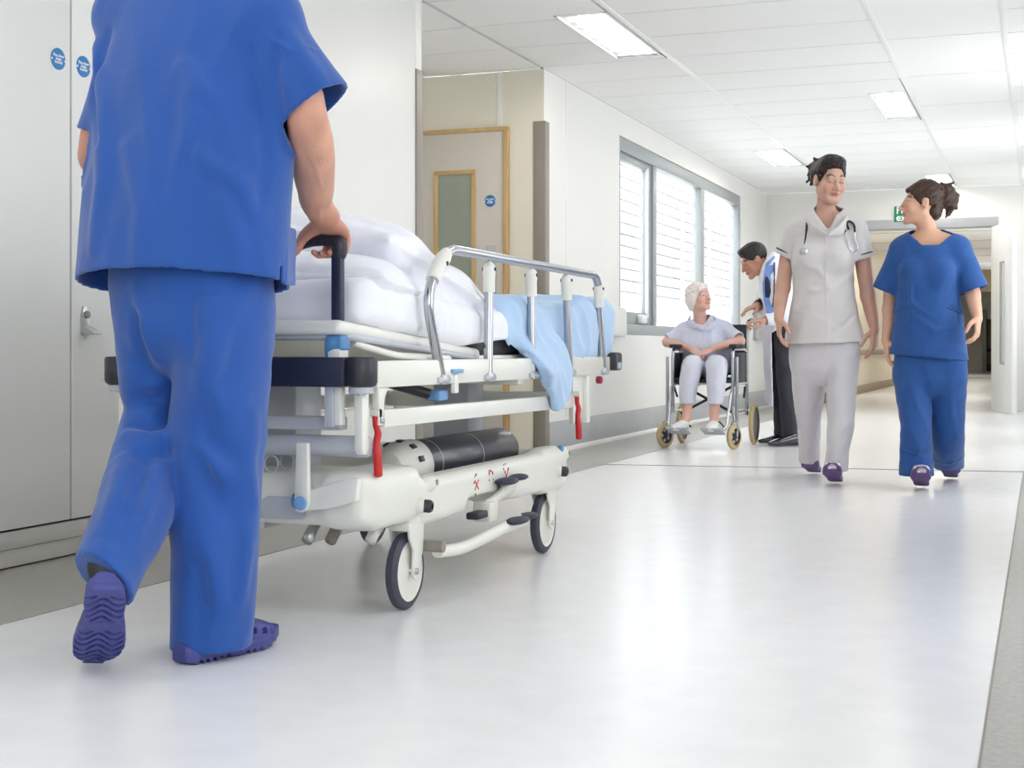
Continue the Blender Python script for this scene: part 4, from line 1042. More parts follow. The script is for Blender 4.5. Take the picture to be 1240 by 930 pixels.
M_skin = {}
def skin_mat(n): return mat('skin_' + n, (.6, .4, .3), 0.48, attr='tint', sss=.08, bump=.06, bscale=220)
M_scrub = mat('royal_blue_scrub', S(24, 80, 162), 0.78, sheen=.25, bump=.35, bscale=9, var=.06, vscale=5)
M_scrubw = mat('blue_scrub', S(26, 78, 146), 0.8, sheen=.15, bump=.10, bscale=30, var=.05, vscale=6)
M_clogb = mat('indigo_clog', S(66, 70, 138), 0.48)
M_hairb = mat('brown_black_hair', S(38, 28, 24), .45, spec=.4, var=.4, vscale=60, bump=.4, bscale=120, stretch=(1, 1, .3))
M_hairw = mat('chestnut_hair', S(70, 48, 34), .45, spec=.4, var=.4, vscale=60, bump=.4, bscale=120, stretch=(1, 1, .3))
M_hairg = mat('white_hair', S(246, 238, 232), .6, var=.12, vscale=30, bump=.25, bscale=60, stretch=(1, 1, .3))

# ================================================================== man in blue scrubs pushing the trolley
MY = 2.92
LH = at(127, 716, 2.50); LF = (at(113, 818, 2.69) - LH).normalized(); LU = Vector((-.55, .75, .25)); LU = (LU - LF * LU.dot(LF)).normalized()   # raised left foot: heel, toe direction, up
man = empty('person', (-1.9, MY, 0), 'man in royal blue scrubs and indigo clogs, seen from behind, pushing the trolley', 'person')
# --- body
F = Field((-2.42, 2.46, .02), (-1.42, 3.42, 1.86), .0075)
hc = Vector((-1.955, 3.03, 1.70)); HR = facing((0, 1, -.12))
add_head(F, hc, HR, 1.02, neck=(-1.935, 2.96, 1.46), nr=.062, male=True)
rowsloft(F, [(30, 165, 318, .075, .04), (110, 150, 322, .105, .03), (220, 150, 310, .105, .02), (300, 150, 305, .105, .01), (370, 150, 306, .115, 0)], MY, k=.03)
F.seg(at(160, 22, MY + .03), at(315, 22, MY + .01), .055, k=.05)
F.chain([at(268, 395, MY + .0), at(265, 550, MY), at(262, 760, MY - .04)], [.085, .058, .042], k=.03)
F.chain([at(186, 395, MY + .02), at(186, 522, MY + .05), at(133, 672, 2.60)], [.085, .056, .040], k=.03)
F.seg(at(262, 760, MY - .04), Vector((-1.80, 2.97, .05)), .042, .03, k=.02); F.chain([at(134, 672, 2.60), LH + LF * .05 + LU * .085, LH + LF * .10 + LU * .045, LH + LF * .20 + LU * .040], [.038, .032, .020, .014], k=.01)
F.chain([at(160, 34, MY + .03), (-2.17, 2.93, 1.26), (-2.205, 2.96, 1.20)], [.060, .052, .050], k=.03)
F.chain([(-2.205, 2.96, 1.20), (-2.215, 3.05, 1.12), (-2.215, 3.17, 1.05)], [.050, .050, .034], k=.01)
F.chain([at(318, 32, MY + .01), at(352, 90, MY + .01), at(374, 150, 2.94)], [.062, .054, .045], k=.03)
V1, Q1 = F.mesh(3)
# --- right forearm and the hand closed on the grip, in finer detail; left hand likewise
def grip_hand(F, x0, s):
    """s=+1 right hand (thumb towards -x)"""
    gx = lambda o: x0 - s * o        # o>0 towards the thumb
    P = lambda o, y, z: np.array((gx(o), y, z))
    W = P(-.028, 3.165, 1.050)
    F.chain([W, P(-.018, 3.205, 1.036), P(-.012, 3.240, 1.026), P(-.004, 3.268, 1.018)], [.027, .022, .018, .015], k=.014, e=(1, 0, 0), qs=[.034, .040, .043, .041])
    for i, (o, r) in enumerate(((.028, .0098), (.008, .0102), (-.012, .0098), (-.031, .0086))):
        l = (1.0, 1.06, 1.0, .86)[i]
        F.chain([P(o - .004, 3.262, 1.020), P(o, 3.284, 1.016), P(o + .002, 3.292, .990), P(o + .003, 3.276, .9655), P(o + .004, 3.248, .9605), P(o + .005, 3.226 + .004 * i, .966 - .002 * (i % 2))], [r * 1.05, r * 1.08, r, r * .98, r * .95, r * .82], k=.004, n=5)
        nail = P(o + .005, 3.219 + .004 * i, .968)
    F.chain([P(.010, 3.200, 1.030), P(.046, 3.212, 1.012), P(.064, 3.214, .994), P(.073, 3.208, .972), P(.081, 3.202, .960)], [.019, .0165, .0130, .0118, .0085], k=.012, n=6)
F = Field((-1.90, 2.86, .92), (-1.50, 3.33, 1.36), .003)
fa = [at(368, 118, 2.925), at(373, 148, 2.94), at(377, 170, 2.975), at(379, 190, 3.015), at(380, 208, 3.055), at(382, 228, 3.095), at(383, 245, 3.130)]
F.chain([A3(p) for p in fa] + [np.array((-1.682, 3.168, 1.050))], [.046, .047, .050, .050, .047, .042, .036, .030], k=.01, e=(1, 0, 0), qs=[.046, .049, .0515, .0525, .051, .046, .040, .037], n=5)
grip_hand(F, -1.712, 1)
F.fold([(374, 186), (381, 200), (386, 214), (389, 226)], .0035, 2.9, 3.7, .6, .006); F.fold([(378, 246), (374, 262), (366, 275)], .003, 2.9, 3.7, .6, .004); F.fold([(386, 250), (388, 264), (384, 274)], .0028, 2.9, 3.7, .6, .004)
F.disp(lambda x, y, z: .0012 * (vnoise(x * 60, y * 60, z * 60) - .5) + .0006 * (vnoise(x * 160, y * 160, z * 160) - .5))
V2, Q2 = F.mesh(2)
F = Field((-2.42, 3.0, .92), (-2.10, 3.33, 1.14), .005)
F.chain([(-2.215, 3.05, 1.12), (-2.218, 3.12, 1.075), (-2.218, 3.165, 1.048)], [.048, .036, .030], k=.01); grip_hand(F, -2.268, -1)
V3, Q3 = F.mesh(2)
V = np.concatenate([V1, V2, V3]); Q = np.concatenate([Q1, Q2 + len(V1), Q3 + len(V1) + len(V2)])
me = mesh_from('body', V, Q)
def man_skin(V):
    C = skin_color(S(206, 160, 138), [(hc, HR, 1.02, (.10, .07, .05), (.5, .22, .2), {})], .30)(V)
    k = np.clip((1.09 - V[:, 2]) / .08, 0, 1)[:, None] * (V[:, 2] > .9)[:, None]; C = C * (1 - k * np.array((.10, .22, .24)))
    hair = vnoise(V[:, 0] * 300, V[:, 1] * 120, V[:, 2] * 120)[:, None]; fore = np.exp(-((V[:, 2] - 1.15) / .07) ** 2)[:, None] * (V[:, 0] > -1.66)[:, None]
    return C * (1 - .10 * fore * np.clip(hair * 2 - 1, 0, 1))
C = np.ones((len(V), 4), np.float32); C[:, :3] = man_skin(V); me.color_attributes.new('tint', 'FLOAT_COLOR', 'POINT').data.foreach_set('color', C.ravel())
link_mesh('body', me, skin_mat('man'), man)
F = Field(hc - Vector((.13, .15, .12)), hc + Vector((.13, .15, .17)), .005)
T_ = lambda x, y, z: A3(hc) + HR @ np.array((x, y, z))
F.ell(T_(0, -.022, .044), (.083, .102, .090), k=0, R=HR); F.rbox(T_(0, .09, -.03), (.12, .07, .09), .03, k=.02, R=HR, sub=True); F.cut(T_(0, 0, -.065), HR @ np.array((0, .3, -1)))
fobj('hair', F, mat('grey_brown_hair', S(110, 96, 84), .6, var=.4, vscale=70, bump=.4, bscale=130), man)
# --- scrub top
lo, hi = (-2.40, 2.60, .76), (-1.40, 3.30, 1.66); h = .005
Tt = Field(lo, hi, h)
rowsloft(Tt, [(-16, 190, 300, .09, .05), (6, 165, 326, .115, .04), (50, 140, 342, .140, .03), (110, 130, 348, .158, .02), (180, 122, 349, .165, .01), (250, 114, 346, .168, 0), (320, 105, 342, .172, -.01), (400, 98, 340, .178, -.015)], MY, n=5)
Tt.seg(at(150, 20, MY + .03), at(325, 18, MY + .01), .075, k=.06)
Ls, Rs = like(Tt), like(Tt)
sR0, sR1 = A3(at(318, 34, MY + .01)), A3(at(383, 127, MY + .04)); axR = (sR1 - sR0) / np.linalg.norm(sR1 - sR0)
Rs.chain([sR0 - axR * .01, sR0 + axR * .09, sR0 + axR * .16, sR1, sR1 + axR * .06], [.085, .082, .084, .088, .092], k=0, e=(0, 1, 0), qs=[.085, .085, .088, .092, .096])
sL0 = A3(at(164, 38, MY + .03)); sL1 = np.array((-2.168, 2.945, 1.245)); axL = (sL1 - sL0) / np.linalg.norm(sL1 - sL0)
Ls.chain([sL0 - axL * .01, sL0 + axL * .09, sL1, sL1 + axL * .06], [.080, .064, .068, .074], k=0, e=(0, 1, 0), qs=[.080, .080, .088, .092])
Z0, Z1 = 2.7, 3.6
def topfolds(F):
    F.disp(lambda x, y, z: .017 * (ridged(vnoise((x + .25 * z) * 6.5, y * 4, z * 2.0 + vnoise(x * 4, y * 4, z * 4))) - .55) * np.clip((1.5 - z) / .3, .25, 1)
           + .007 * (ridged(vnoise((x - .4 * z) * 11 + 7, y * 8, z * 5)) - .5))
    F.fold([(232, 90), (236, 140), (228, 200), (218, 260), (210, 318)], .020, Z0, Z1, .35, .05)
    F.fold([(228, 80), (240, 105), (262, 125)], .010, Z0, Z1, .35, .035); F.fold([(236, 150), (222, 215), (208, 300)], .010, Z0, Z1, .68, .025, sub=True)
    F.fold([(243, 190), (290, 222), (312, 260)], .010, Z0, Z1, .35, .04); F.fold([(302, 60), (318, 120), (322, 190), (318, 250)], .010, Z0, Z1, .68, .025, sub=True)
    F.fold([(338, 40), (330, 90), (338, 140)], .010, Z0, Z1, .68, .025, sub=True); F.fold([(120, 60), (128, 130), (126, 220), (118, 300)], .014, Z0, Z1, .35, .04)
    F.fold([(130, 40), (112, 110), (114, 170)], .009, Z0, Z1, .68, .025, sub=True); F.fold([(345, 40), (372, 80), (390, 110)], .010, Z0, Z1, .35, .04)
    F.fold([(318, 40), (352, 62), (378, 60)], .004, Z0, Z1, .4, .01)
    F.fold([(160, 180), (175, 250), (172, 320)], .012, Z0, Z1, .35, .045); F.fold([(268, 240), (282, 280), (290, 330)], .010, Z0, Z1, .35, .04)
def toppost(F):
    F.seg(A3((-1.945, 2.965, 1.47)), A3((-1.955, 3.02, 1.72)), .088, .10, k=.006, sub=True)
    for q, u in ((0, 322),):   # vents at the side seams
        p = at(u, 345, MY + .0); F.rbox((p.x, MY - .02 if q == 0 else MY + .02, .86), (.09, .004, .055), .002, k=.002, sub=True)
    hem = [(u, 328 + .0011 * (u - 200) ** 2 * (1 if u > 200 else .25)) for u in (130, 170, 210, 250, 290, 318)]
F = garment([Tt, Ls, Rs], .035, topfolds, .009, [(0, (-1.9, 2.75, .900), (0, -.17, -1)), (1, sL1, axL), (2, sR1 + axR * .004, axR)], toppost)
tp = fobj('scrub_top', F, M_scrub, man, 2)
# side pocket patch, its own flat piece lying on the front panel by the right hip
F = Field((-1.76, 2.80, .84), (-1.60, 3.06, 1.06), .004)
F.rbox((-1.676, 2.975, .940), (.006, .060, .070), .005, k=0, R=np.array(Matrix.Rotation(.30, 3, 'Z')))
F.disp(lambda x, y, z: .004 * (ridged(vnoise(x * 9, y * 9, z * 12)) - .5)); fobj('pocket', F, M_scrub, tp, 2)
# --- trousers
F = Field((-2.26, 2.46, .0), (-1.62, 3.20, 1.06), .005)
rowsloft(F, [(290, 150, 316, .130, .01), (345, 143, 322, .142, .005), (385, 150, 322, .145, 0)], MY)
rr = [(380, 226, 322, .135, 0), (440, 221, 316, .128, 0), (520, 216, 313, .112, .0), (560, 215, 311, .106, 0), (620, 216, 307, .104, -.01), (700, 218, 303, .102, -.03), (760, 219, 297, .100, -.045), (800, 219, 294, .100, -.05)]
G = like(F); rowsloft(G, rr, MY, n=5)
H_ = like(F)
H_.chain([A3(at(190, 380, MY + .01)), A3(at(190, 440, MY + .02)), A3(at(192, 492, MY + .05)), A3(at(188, 530, MY + .02)), A3(at(172, 590, 2.81)), A3(at(154, 640, 2.70)), A3(at(132, 692, 2.595)), A3(at(118, 730, 2.53))],
         [.125, .108, .090, .096, .090, .084, .078, .078], k=0, e=(1, 0, 0), qs=[.098, .088, .072, .084, .082, .078, .070, .068], n=5)
p0 = A3(at(131, 708, 2.585)); ax = A3(at(128, 692, 2.585)) - A3(at(172, 590, 2.81)); ax /= np.linalg.norm(ax)
nl = ax + np.array((-.50, 0, 0))
X, Y, Z = H_.ax[0][:, None, None], H_.ax[1][None, :, None], H_.ax[2][None, None, :]
nl /= np.linalg.norm(nl); hemcut = ((X - p0[0]) * nl[0] + (Y - p0[1]) * nl[1] + (Z - p0[2]) * nl[2]).astype(np.float32)
H_.d = np.maximum(H_.d, hemcut)
F.d = smin(F.d, G.d, .02); F.d = smin(F.d, H_.d, .012)
F.disp(lambda x, y, z: .012 * (ridged(vnoise((x + .5 * z) * 7, y * 5, (z - .3 * x) * 4 + vnoise(x * 5, y * 5, z * 5))) - .5) + .004 * (ridged(vnoise((x - .6 * z) * 13, y * 9, z * 9)) - .5))
Z0, Z1 = 2.7, 3.7
for uv, r, sb in (([(230, 350), (229, 385), (231, 425)], .008, True),
                  ([(250, 380), (258, 410), (252, 440), (242, 460)], .014, False), ([(300, 345), (276, 380), (258, 430), (250, 470), (262, 480), (290, 482)], .012, False),
                  ([(236, 520), (250, 545), (272, 575), (290, 610)], .016, False), ([(236, 545), (248, 580), (268, 620)], .010, True), ([(302, 505), (297, 560), (303, 610)], .012, False),
                  ([(245, 480), (252, 530), (280, 560)], .010, True), ([(296, 640), (290, 690), (280, 740)], .012, False), ([(246, 640), (262, 700), (270, 760)], .013, False), ([(238, 690), (242, 750), (240, 775)], .009, True), ([(282, 600), (290, 660), (286, 720)], .009, True),
                  ([(166, 478), (182, 486), (200, 480)], .010, True), ([(164, 497), (185, 503), (203, 496)], .009, False), ([(160, 512), (180, 518), (202, 510)], .009, True), ([(158, 530), (185, 535), (204, 528)], .011, False), ([(164, 548), (186, 554), (200, 548)], .008, True),
                  ([(152, 560), (142, 605), (130, 645)], .012, False), ([(192, 565), (172, 615), (154, 660)], .010, False), ([(170, 350), (178, 390), (190, 430)], .010, False), ([(162, 385), (172, 430), (180, 460)], .008, True), ([(176, 560), (160, 605), (144, 650)], .009, True)):
    F.fold(uv, r * 1.5, Z0 - .2, Z1, .68 if sb else .42, .030, sub=sb)
F.fold([(208, 354), (240, 357), (275, 358)], .003, Z0, Z1, .2, .004, sub=True)
F.cut((0, 0, .022), (0, 0, -1))
fobj('scrub_trousers', F, M_scrub, man, 2)
# --- clogs
clog(man, (-1.838, 2.765, .001), (-1.765, 3.06, .001), (0, 0, 1), M_clogb, M_clogb, M_clogb, True, .0028, strap=False)
clog(man, LH, LH + LF, LU, M_clogb, M_clogb, M_clogb, True, .0028, strap=False, s=1.07)
F = Field((-2.02, 2.48, .05), (-1.80, 2.78, .40), .005)
F.chain([at(134, 672, 2.60), LH + LF * .045 + LU * .095, LH + LF * .055 + LU * .060, LH + LF * .075 + LU * .045], [.044, .040, .027, .020], k=0)
fobj('sock', F, M_dark, man)
# ================================================================== the two nurses
M_tunic = mat('white_tunic', S(214, 210, 210), .8, sheen=.1, bump=.08, bscale=30, var=.03, vscale=6)
M_wtrous = mat('off_white_trousers', S(206, 202, 206), .8, sheen=.1, bump=.08, bscale=30, var=.03, vscale=6)
M_piping = mat('navy_piping', S(34, 34, 52), .7)
M_clogw = mat('white_speckled_clog', S(226, 222, 224), .5, var=.75, vscale=55, detail=0, col2=S(150, 140, 156))
M_purple = mat('purple_sole', S(92, 62, 120), .5)
M_rubber = mat('black_rubber', S(26, 26, 30), .4)
def P3(u, v, Y): return A3(at(u, v, Y))
def limb(F, pts, k=.02, n=5): F.chain([P3(u, v, Y) for u, v, Y, r in pts], [r for *_, r in pts], k=k, n=n)
def hair_cap(hc, R, s, extra, mat_, parent, cutface=None, h=.004, base=(.083, .104, .092), pad=.17, strand=.004):
    F = Field(A3(hc) - pad, A3(hc) + pad, h); T = lambda x, y, z: A3(hc) + s * (R @ np.array((x, y, z)))
    F.ell(T(0, -.020, .042), np.array(base) * s, k=0, R=R)
    if cutface is not None: cutface(F, T, R, s)
    extra(F, T, R, s)
    L = lambda x, y, z: (np.stack([x, y, z], -1) - A3(hc)) @ R
    def st_(x, y, z):
        l = L(x, y, z); return strand * (ridged(vnoise(l[..., 0] * 70, l[..., 1] * 22, l[..., 2] * 60 + l[..., 1] * 40)) - .5) * 2
    F.disp(st_)
    return fobj('hair', F, mat_, parent, 1)

# ---------------------------------------------------------------- nurse in white
NY = 7.66
nw = empty('person', (-1.10, NY, 0), 'nurse in a white tunic and trousers walking with a stethoscope round her neck', 'person')
hcw = at(1004.5, 219, NY - .03); HRw = facing((.64, -1, -.22), roll=-.05); hs_ = .98
F = Field((-1.48, 7.25, .02), (-.72, 8.12, 1.80), .0045)
add_head(F, hcw, HRw, hs_, neck=P3(1000, 266, NY + .01), nr=.047)
rowsloft(F, [(268, 972, 1028, .06, .02), (290, 962, 1036, .085, .01), (340, 972, 1026, .085, 0), (375, 968, 1030, .09, 0), (420, 960, 1040, .10, 0)], NY, k=.03)
F.seg(P3(966, 273, NY), P3(1036, 273, NY), .045, k=.05)
limb(F, [(985, 420, NY + .02, .075), (984, 495, NY + .12, .05), (982, 545, 8.12, .036), (982, 555, 8.17, .030)]); limb(F, [(1019, 420, NY, .075), (1016, 500, NY - .06, .05), (1012, 556, 7.60, .036), (1011, 566, 7.62, .030)])
# arms and hands (her right arm is on the left of the picture)
limb(F, [(962, 278, NY, .046), (953, 315, NY + .01, .042), (948, 348, NY - .01, .038)]); limb(F, [(948, 348, NY - .01, .038), (945, 365, NY - .05, .036), (943, 386, NY - .10, .024)])
add_hand(F, P3(943, 386, NY - .10), P3(944, 415, NY - .13) - P3(943, 386, NY - .10), (1, .3, 0), (.25, -1, 0), .97, (.22, .3, .38, .45), .25)
limb(F, [(1040, 280, NY, .046), (1047, 330, NY + .03, .042), (1051, 358, NY + .05, .038)]); limb(F, [(1051, 358, NY + .05, .038), (1055, 378, NY + .04, .035), (1059, 399, NY + .02, .024)])
add_hand(F, P3(1059, 399, NY + .02), P3(1058, 430, NY) - P3(1059, 399, NY + .02), (-1, .3, 0), (-.25, -1, 0), .97, (.25, .32, .42, .5), .25)
fobj('body', F, skin_mat('nurse'), nw, 1, None, skin_color(S(206, 164, 146), [(hcw, HRw, hs_, (.035, .022, .018), (.42, .14, .15), dict(eyes=False, smile=.08))], .10))
def cutw(F, T, R, s):
    F.ell(T(0, .088, -.024), np.array((.071, .072, .108)) * s, k=.02, R=R, sub=True); F.rbox(T(0, .03, -.11), np.array((.11, .125, .070)) * s, .03, k=.02, R=R, sub=True)
    for q in (-1, 1): F.ell(T(q * .09, -.004, -.012), np.array((.03, .024, .036)) * s, k=.008, R=R, sub=True)
def exw(F, T, R, s):
    F.ell(T(.0, .020, .104), np.array((.066, .066, .036)) * s, k=.025, R=R)
    F.ell(T(.012, -.100, .052), np.array((.066, .052, .062)) * s, k=.02, R=R); F.ell(T(.046, -.058, .024), np.array((.036, .045, .055)) * s, k=.02, R=R)
    for a, b in (((.05, -.08, .05), (.082, -.11, .02)), ((.05, -.10, .03), (.075, -.12, -.02)), ((.04, -.07, .09), (.066, -.09, .112)), ((.068, -.05, .02), (.078, -.058, -.03)), ((.05, -.10, .07), (.088, -.115, .065))): F.seg(T(*a), T(*b), .014 * s, .005, k=.012)
hair_cap(hcw, HRw, hs_, exw, M_hairb, nw, cutw)
# tunic
lo, hi = (-1.50, 7.36, .70), (-.72, 8.0, 1.56)
Tt = Field(lo, hi, .005)
rowsloft(Tt, [(262, 978, 1022, .075, .02), (276, 962, 1038, .10, .01), (305, 958, 1036, .125, .0), (345, 962, 1033, .125, 0), (380, 957, 1039, .135, 0), (416, 951, 1047, .145, 0), (450, 946, 1050, .15, 0)], NY, n=5)
Tt.seg(P3(968, 275, NY), P3(1034, 275, NY), .062, k=.05)
for q in (-1, 1): Tt.ell(P3(998 + q * 17, 312, NY - .085), (.065, .05, .065), k=.05)
Ls, Rs = like(Tt), like(Tt)
a0, a1 = P3(964, 283, NY), P3(951, 311, NY + .005); axl = (a1 - a0) / np.linalg.norm(a1 - a0); Ls.chain([a0, a0 + axl * .06, a1, a1 + axl * .05], [.064, .060, .060, .062], k=0)
b0, b1 = P3(1036, 284, NY), P3(1044, 314, NY + .015); axr = (b1 - b0) / np.linalg.norm(b1 - b0); Rs.chain([b0, b0 + axr * .06, b1, b1 + axr * .05], [.064, .060, .060, .062], k=0)
def wf_(F):
    F.disp(lambda x, y, z: .010 * (ridged(vnoise((x + .3 * z) * 9, y * 6, z * 4 + vnoise(x * 5, y * 5, z * 5))) - .5) + .005 * (ridged(vnoise((x - .5 * z) * 17, y * 9, z * 9)) - .5))
    for uv, r, sb in (([(972, 318), (990, 325), (1000, 338)], .010, False), ([(965, 345), (985, 352), (1005, 350)], .008, False), ([(962, 372), (990, 385), (1010, 398)], .009, False), ([(1030, 330), (1015, 345), (1005, 350)], .008, False), ([(1036, 380), (1015, 400), (1000, 408)], .007, True)): F.fold(uv, r, 7, 8, .6, .02, sub=sb)
def wpost(F):
    n0, n1 = P3(1001, 272, NY - .02), P3(1004, 245, NY - .03)
    F.seg(n0, n1, .060, .075, k=.006, sub=True); F.seg(P3(1002, 262, NY - .10), P3(1003, 282, NY - .125), .042, .006, k=.006, sub=True)
nl_ = axl + np.array((-.05, 0, 0)); nr_ = axr
F = garment([Tt, Ls, Rs], .03, wf_, .009, [(0, P3(1000, 416, NY), (0.03, 0, -1)), (1, a1, axl), (2, b1, axr)], wpost)
tu = fobj('tunic', F, M_tunic, nw, 2)
def ring(name, c, ax_, r, w, m, par, e=1.0):
    x, y = frame_of(ax_); tube(name, [Vector(c) + (x * math.cos(t) + y * math.sin(t)) * r for t in [k * math.pi / 14 for k in range(28)]], w, m, par, 6, closed=True)
ring('sleeve_piping', a1 - axl * .026, axl, .0615, .0045, M_piping, tu); ring('sleeve_piping', b1 - axr * .026, axr, .0615, .0045, M_piping, tu)
# collar halves with piping, button placket, pocket welts
for q, pts in ((-1, [(979, 257, .05), (976, 267, -.05), (986, 278, -.125), (1001, 284, -.150)]), (1, [(1023, 257, .05), (1026, 267, -.05), (1018, 278, -.125), (1004, 284, -.150)])):
    F = Field(P3(1000, 272, NY) - np.array((.20, .24, .14)), P3(1000, 272, NY) + np.array((.20, .18, .14)), .004)
    pp = [P3(u, v, NY + d) for u, v, d in pts]; F.chain(pp, [.006, .008, .008, .006], k=0, e=(-.15 * q, -.6, 1), qs=[.026, .030, .030, .010], n=6)
    co = fobj('collar', F, M_tunic, tu, 1)
    pz = [F.hit(u, v, 7.0, 8.2) for u, v in (((981.5, 250), (982.5, 258), (983, 266)) if q < 0 else ((1020, 252), (1020.5, 260), (1021, 268)))]; pz = [Vector(p) - Vector((0, .002, 0)) for p in pz if p is not None]
    if len(pz) > 1: tube('collar_piping', pz, .0045, M_piping, co, 6)
    if False: tube('collar_piping', spline([Vector(pp[0]) + Vector((q * .020, -.020, -.010)), Vector(pp[1]) + Vector((q * .020, -.026, -.012)), Vector(pp[2]) + Vector((q * .014, -.022, -.018))], 4), .0042, M_piping, co, 6)
bm = bmesh.new(); pl = []
for v in range(286, 416, 6):
    p = P3(1003 + (v - 286) * .02, v, NY); x0 = Tt.sample(np.array([[p[0], NY - t, p[2]] for t in np.linspace(.25, .02, 60)])); i = int(np.argmax(x0 < 0)); pl.append(Vector((p[0], NY - np.linspace(.25, .02, 60)[i] - .001, p[2])))
bm_tube(bm, pl, .004, 6); o = link_bm('placket_edge', bm, M_tunic, tu, sharp=60)
# stethoscope hung round the neck
sth = empty('stethoscope', P3(1000, 290, NY - .12), 'black stethoscope hanging round the neck of the nurse in white', 'stethoscope')
def onfront(u, v, off=.008):
    p = P3(u, v, NY); ts = np.linspace(.30, -.05, 120); f = F_t.sample(np.array([[p[0], NY - t, p[2]] for t in ts])); i = int(np.argmax(f < 0)); return at(u, v, NY - ts[i] - off)
F_t = Tt
tube('tubing', spline([at(1022, 256, NY + .075), at(1000, 256, NY + .10), at(979, 257, NY + .075), at(977, 262, NY - .02)] + [onfront(u, v) for u, v in ((977, 272), (976, 285), (974, 300))], 5), .0062, M_rubber, sth, 8)
lathe('chest_piece', [(0, .012), (.003, .020), (.010, .021), (.014, .014), (.018, .006), (.018, 0)], onfront(973, 305, .012), onfront(973, 305, .2), M_chrome, sth, 18)
tube('tubing', spline([at(1022, 256, NY + .075), at(1023, 262, NY - .02)] + [onfront(u, v) for u, v in ((1025, 270), (1028, 278))], 5), .0062, M_rubber, sth, 8)
yk = [onfront(u, v, .010) for u, v in ((1023, 279), (1023, 273), (1028, 268), (1034, 272), (1035, 279))]
tube('ear_yoke', spline([onfront(1024, 281, .01)] + yk + [onfront(1035, 281, .01)], 4), .0058, M_rubber, sth, 8)
for u0, u1 in ((1024, 1026), (1035, 1036)): tube('ear_tube', spline([onfront(u0, 280), onfront((u0 + u1) / 2, 290), onfront((u0 + 3 * u1) / 4 + 3, 300), onfront(1034, 306)], 4), .003, M_chrome, sth, 6)
# trousers and clogs
F = Field((-1.46, 7.30, .02), (-.74, 8.25, .95), .0055)
rowsloft(F, [(385, 960, 1036, .11, .0), (415, 957, 1040, .12, 0), (440, 958, 1039, .115, 0)], NY)
G, H_ = like(F), like(F)
def legrows(F, rows, n=5):
    pts, rs, qs = [], [], []
    for v, ul, ur, d, Y in rows:
        a, b = at(ul, v, Y), at(ur, v, Y); pts.append(A3((a + b) / 2)); qs.append((b - a).length / 2); rs.append(d)
    F.chain(pts, rs, k=0, e=(1, 0, 0), qs=qs, n=n)
legrows(G, [(425, 958, 1000, .11, NY), (470, 961, 998, .10, NY + .06), (510, 965, 993, .095, NY + .14), (545, 968, 992, .09, 8.03), (562, 969, 992, .088, 8.11), (578, 970, 992, .088, 8.14)])
legrows(H_, [(425, 999, 1040, .11, NY), (470, 1001, 1036, .10, NY - .03), (515, 1003, 1033, .095, NY - .07), (555, 999, 1028, .09, 7.60), (572, 996, 1026, .09, 7.60), (586, 996, 1026, .09, 7.60)])
F.d = smin(F.d, smin(G.d, H_.d, .008), .02)
F.disp(lambda x, y, z: .011 * (ridged(vnoise((x + .3 * z) * 9, y * 5, z * 3.5 + vnoise(x * 5, y * 5, z * 5))) - .5) + .004 * (ridged(vnoise((x - .6 * z) * 17, y * 9, z * 11)) - .5))
F.cut((0, 0, .075), (0, 0, -1)); fobj('trousers', F, M_wtrous, nw, 2)
clog(nw, (-1.030, 7.71, .004), (-1.018, 7.45, .080), (0, .3, 1), M_purple, M_clogw, M_clogw, False, .004, strap=False, s=.98)
clog(nw, (-1.222, 8.26, .004), (-1.215, 7.99, .070), (0, .2, 1), M_purple, M_clogw, M_clogw, False, .004, strap=False, s=.98)

# ---------------------------------------------------------------- nurse in blue
BY = 7.58
nb = empty('person', (-.56, BY, 0), 'nurse in blue scrubs with pinned up brown hair, her head turned in profile', 'person')
hcb = at(1116.5, 246.5, BY + .0); HRb = facing((-1, -.22, .06)); hb_ = .93
F = Field((-.92, 7.2, .02), (-.16, 8.10, 1.62), .0045)
add_head(F, hcb, HRb, hb_, neck=P3(1124, 289, BY + .02), nr=.047)
rowsloft(F, [(293, 1100, 1152, .06, .02), (315, 1092, 1160, .085, .01), (360, 1098, 1152, .085, 0), (395, 1094, 1158, .09, 0), (440, 1086, 1168, .10, 0)], BY, k=.03)
F.seg(P3(1093, 298, BY), P3(1160, 296, BY), .042, k=.05)
limb(F, [(1106, 440, BY, .075), (1107, 515, BY - .06, .05), (1111, 564, 7.54, .035), (1111, 574, 7.555, .029)]); limb(F, [(1149, 440, BY + .02, .075), (1148, 510, BY + .10, .05), (1145, 555, 8.08, .035), (1145, 563, 8.12, .029)])
limb(F, [(1088, 302, BY, .044), (1080, 345, BY + .03, .040), (1077, 375, BY + .04, .035)]); limb(F, [(1077, 375, BY + .04, .035), (1076, 392, BY + .03, .032), (1073, 412, BY + .01, .023)])
add_hand(F, P3(1073, 412, BY + .01), P3(1075, 445, BY - .02) - P3(1073, 412, BY + .01), (1, .3, 0), (.25, -1, 0), .95, (.2, .28, .35, .42), .25)
limb(F, [(1164, 300, BY, .044), (1174, 335, BY - .0, .040), (1178, 358, BY - .01, .036)]); limb(F, [(1178, 358, BY - .01, .036), (1181, 372, BY - .06, .032), (1184, 386, BY - .11, .023)])
add_hand(F, P3(1184, 386, BY - .11), P3(1183, 415, BY - .16) - P3(1184, 386, BY - .11), (-1, .1, 0), (-.3, -1, 0), .93, (.35, .42, .5, .55), .3)
fobj('body', F, skin_mat('nurse'), nb, 1, None, skin_color(S(214, 170, 144), [(hcb, HRb, hb_, (.06, .035, .022), (.50, .19, .17), dict(smile=.22))], .10))
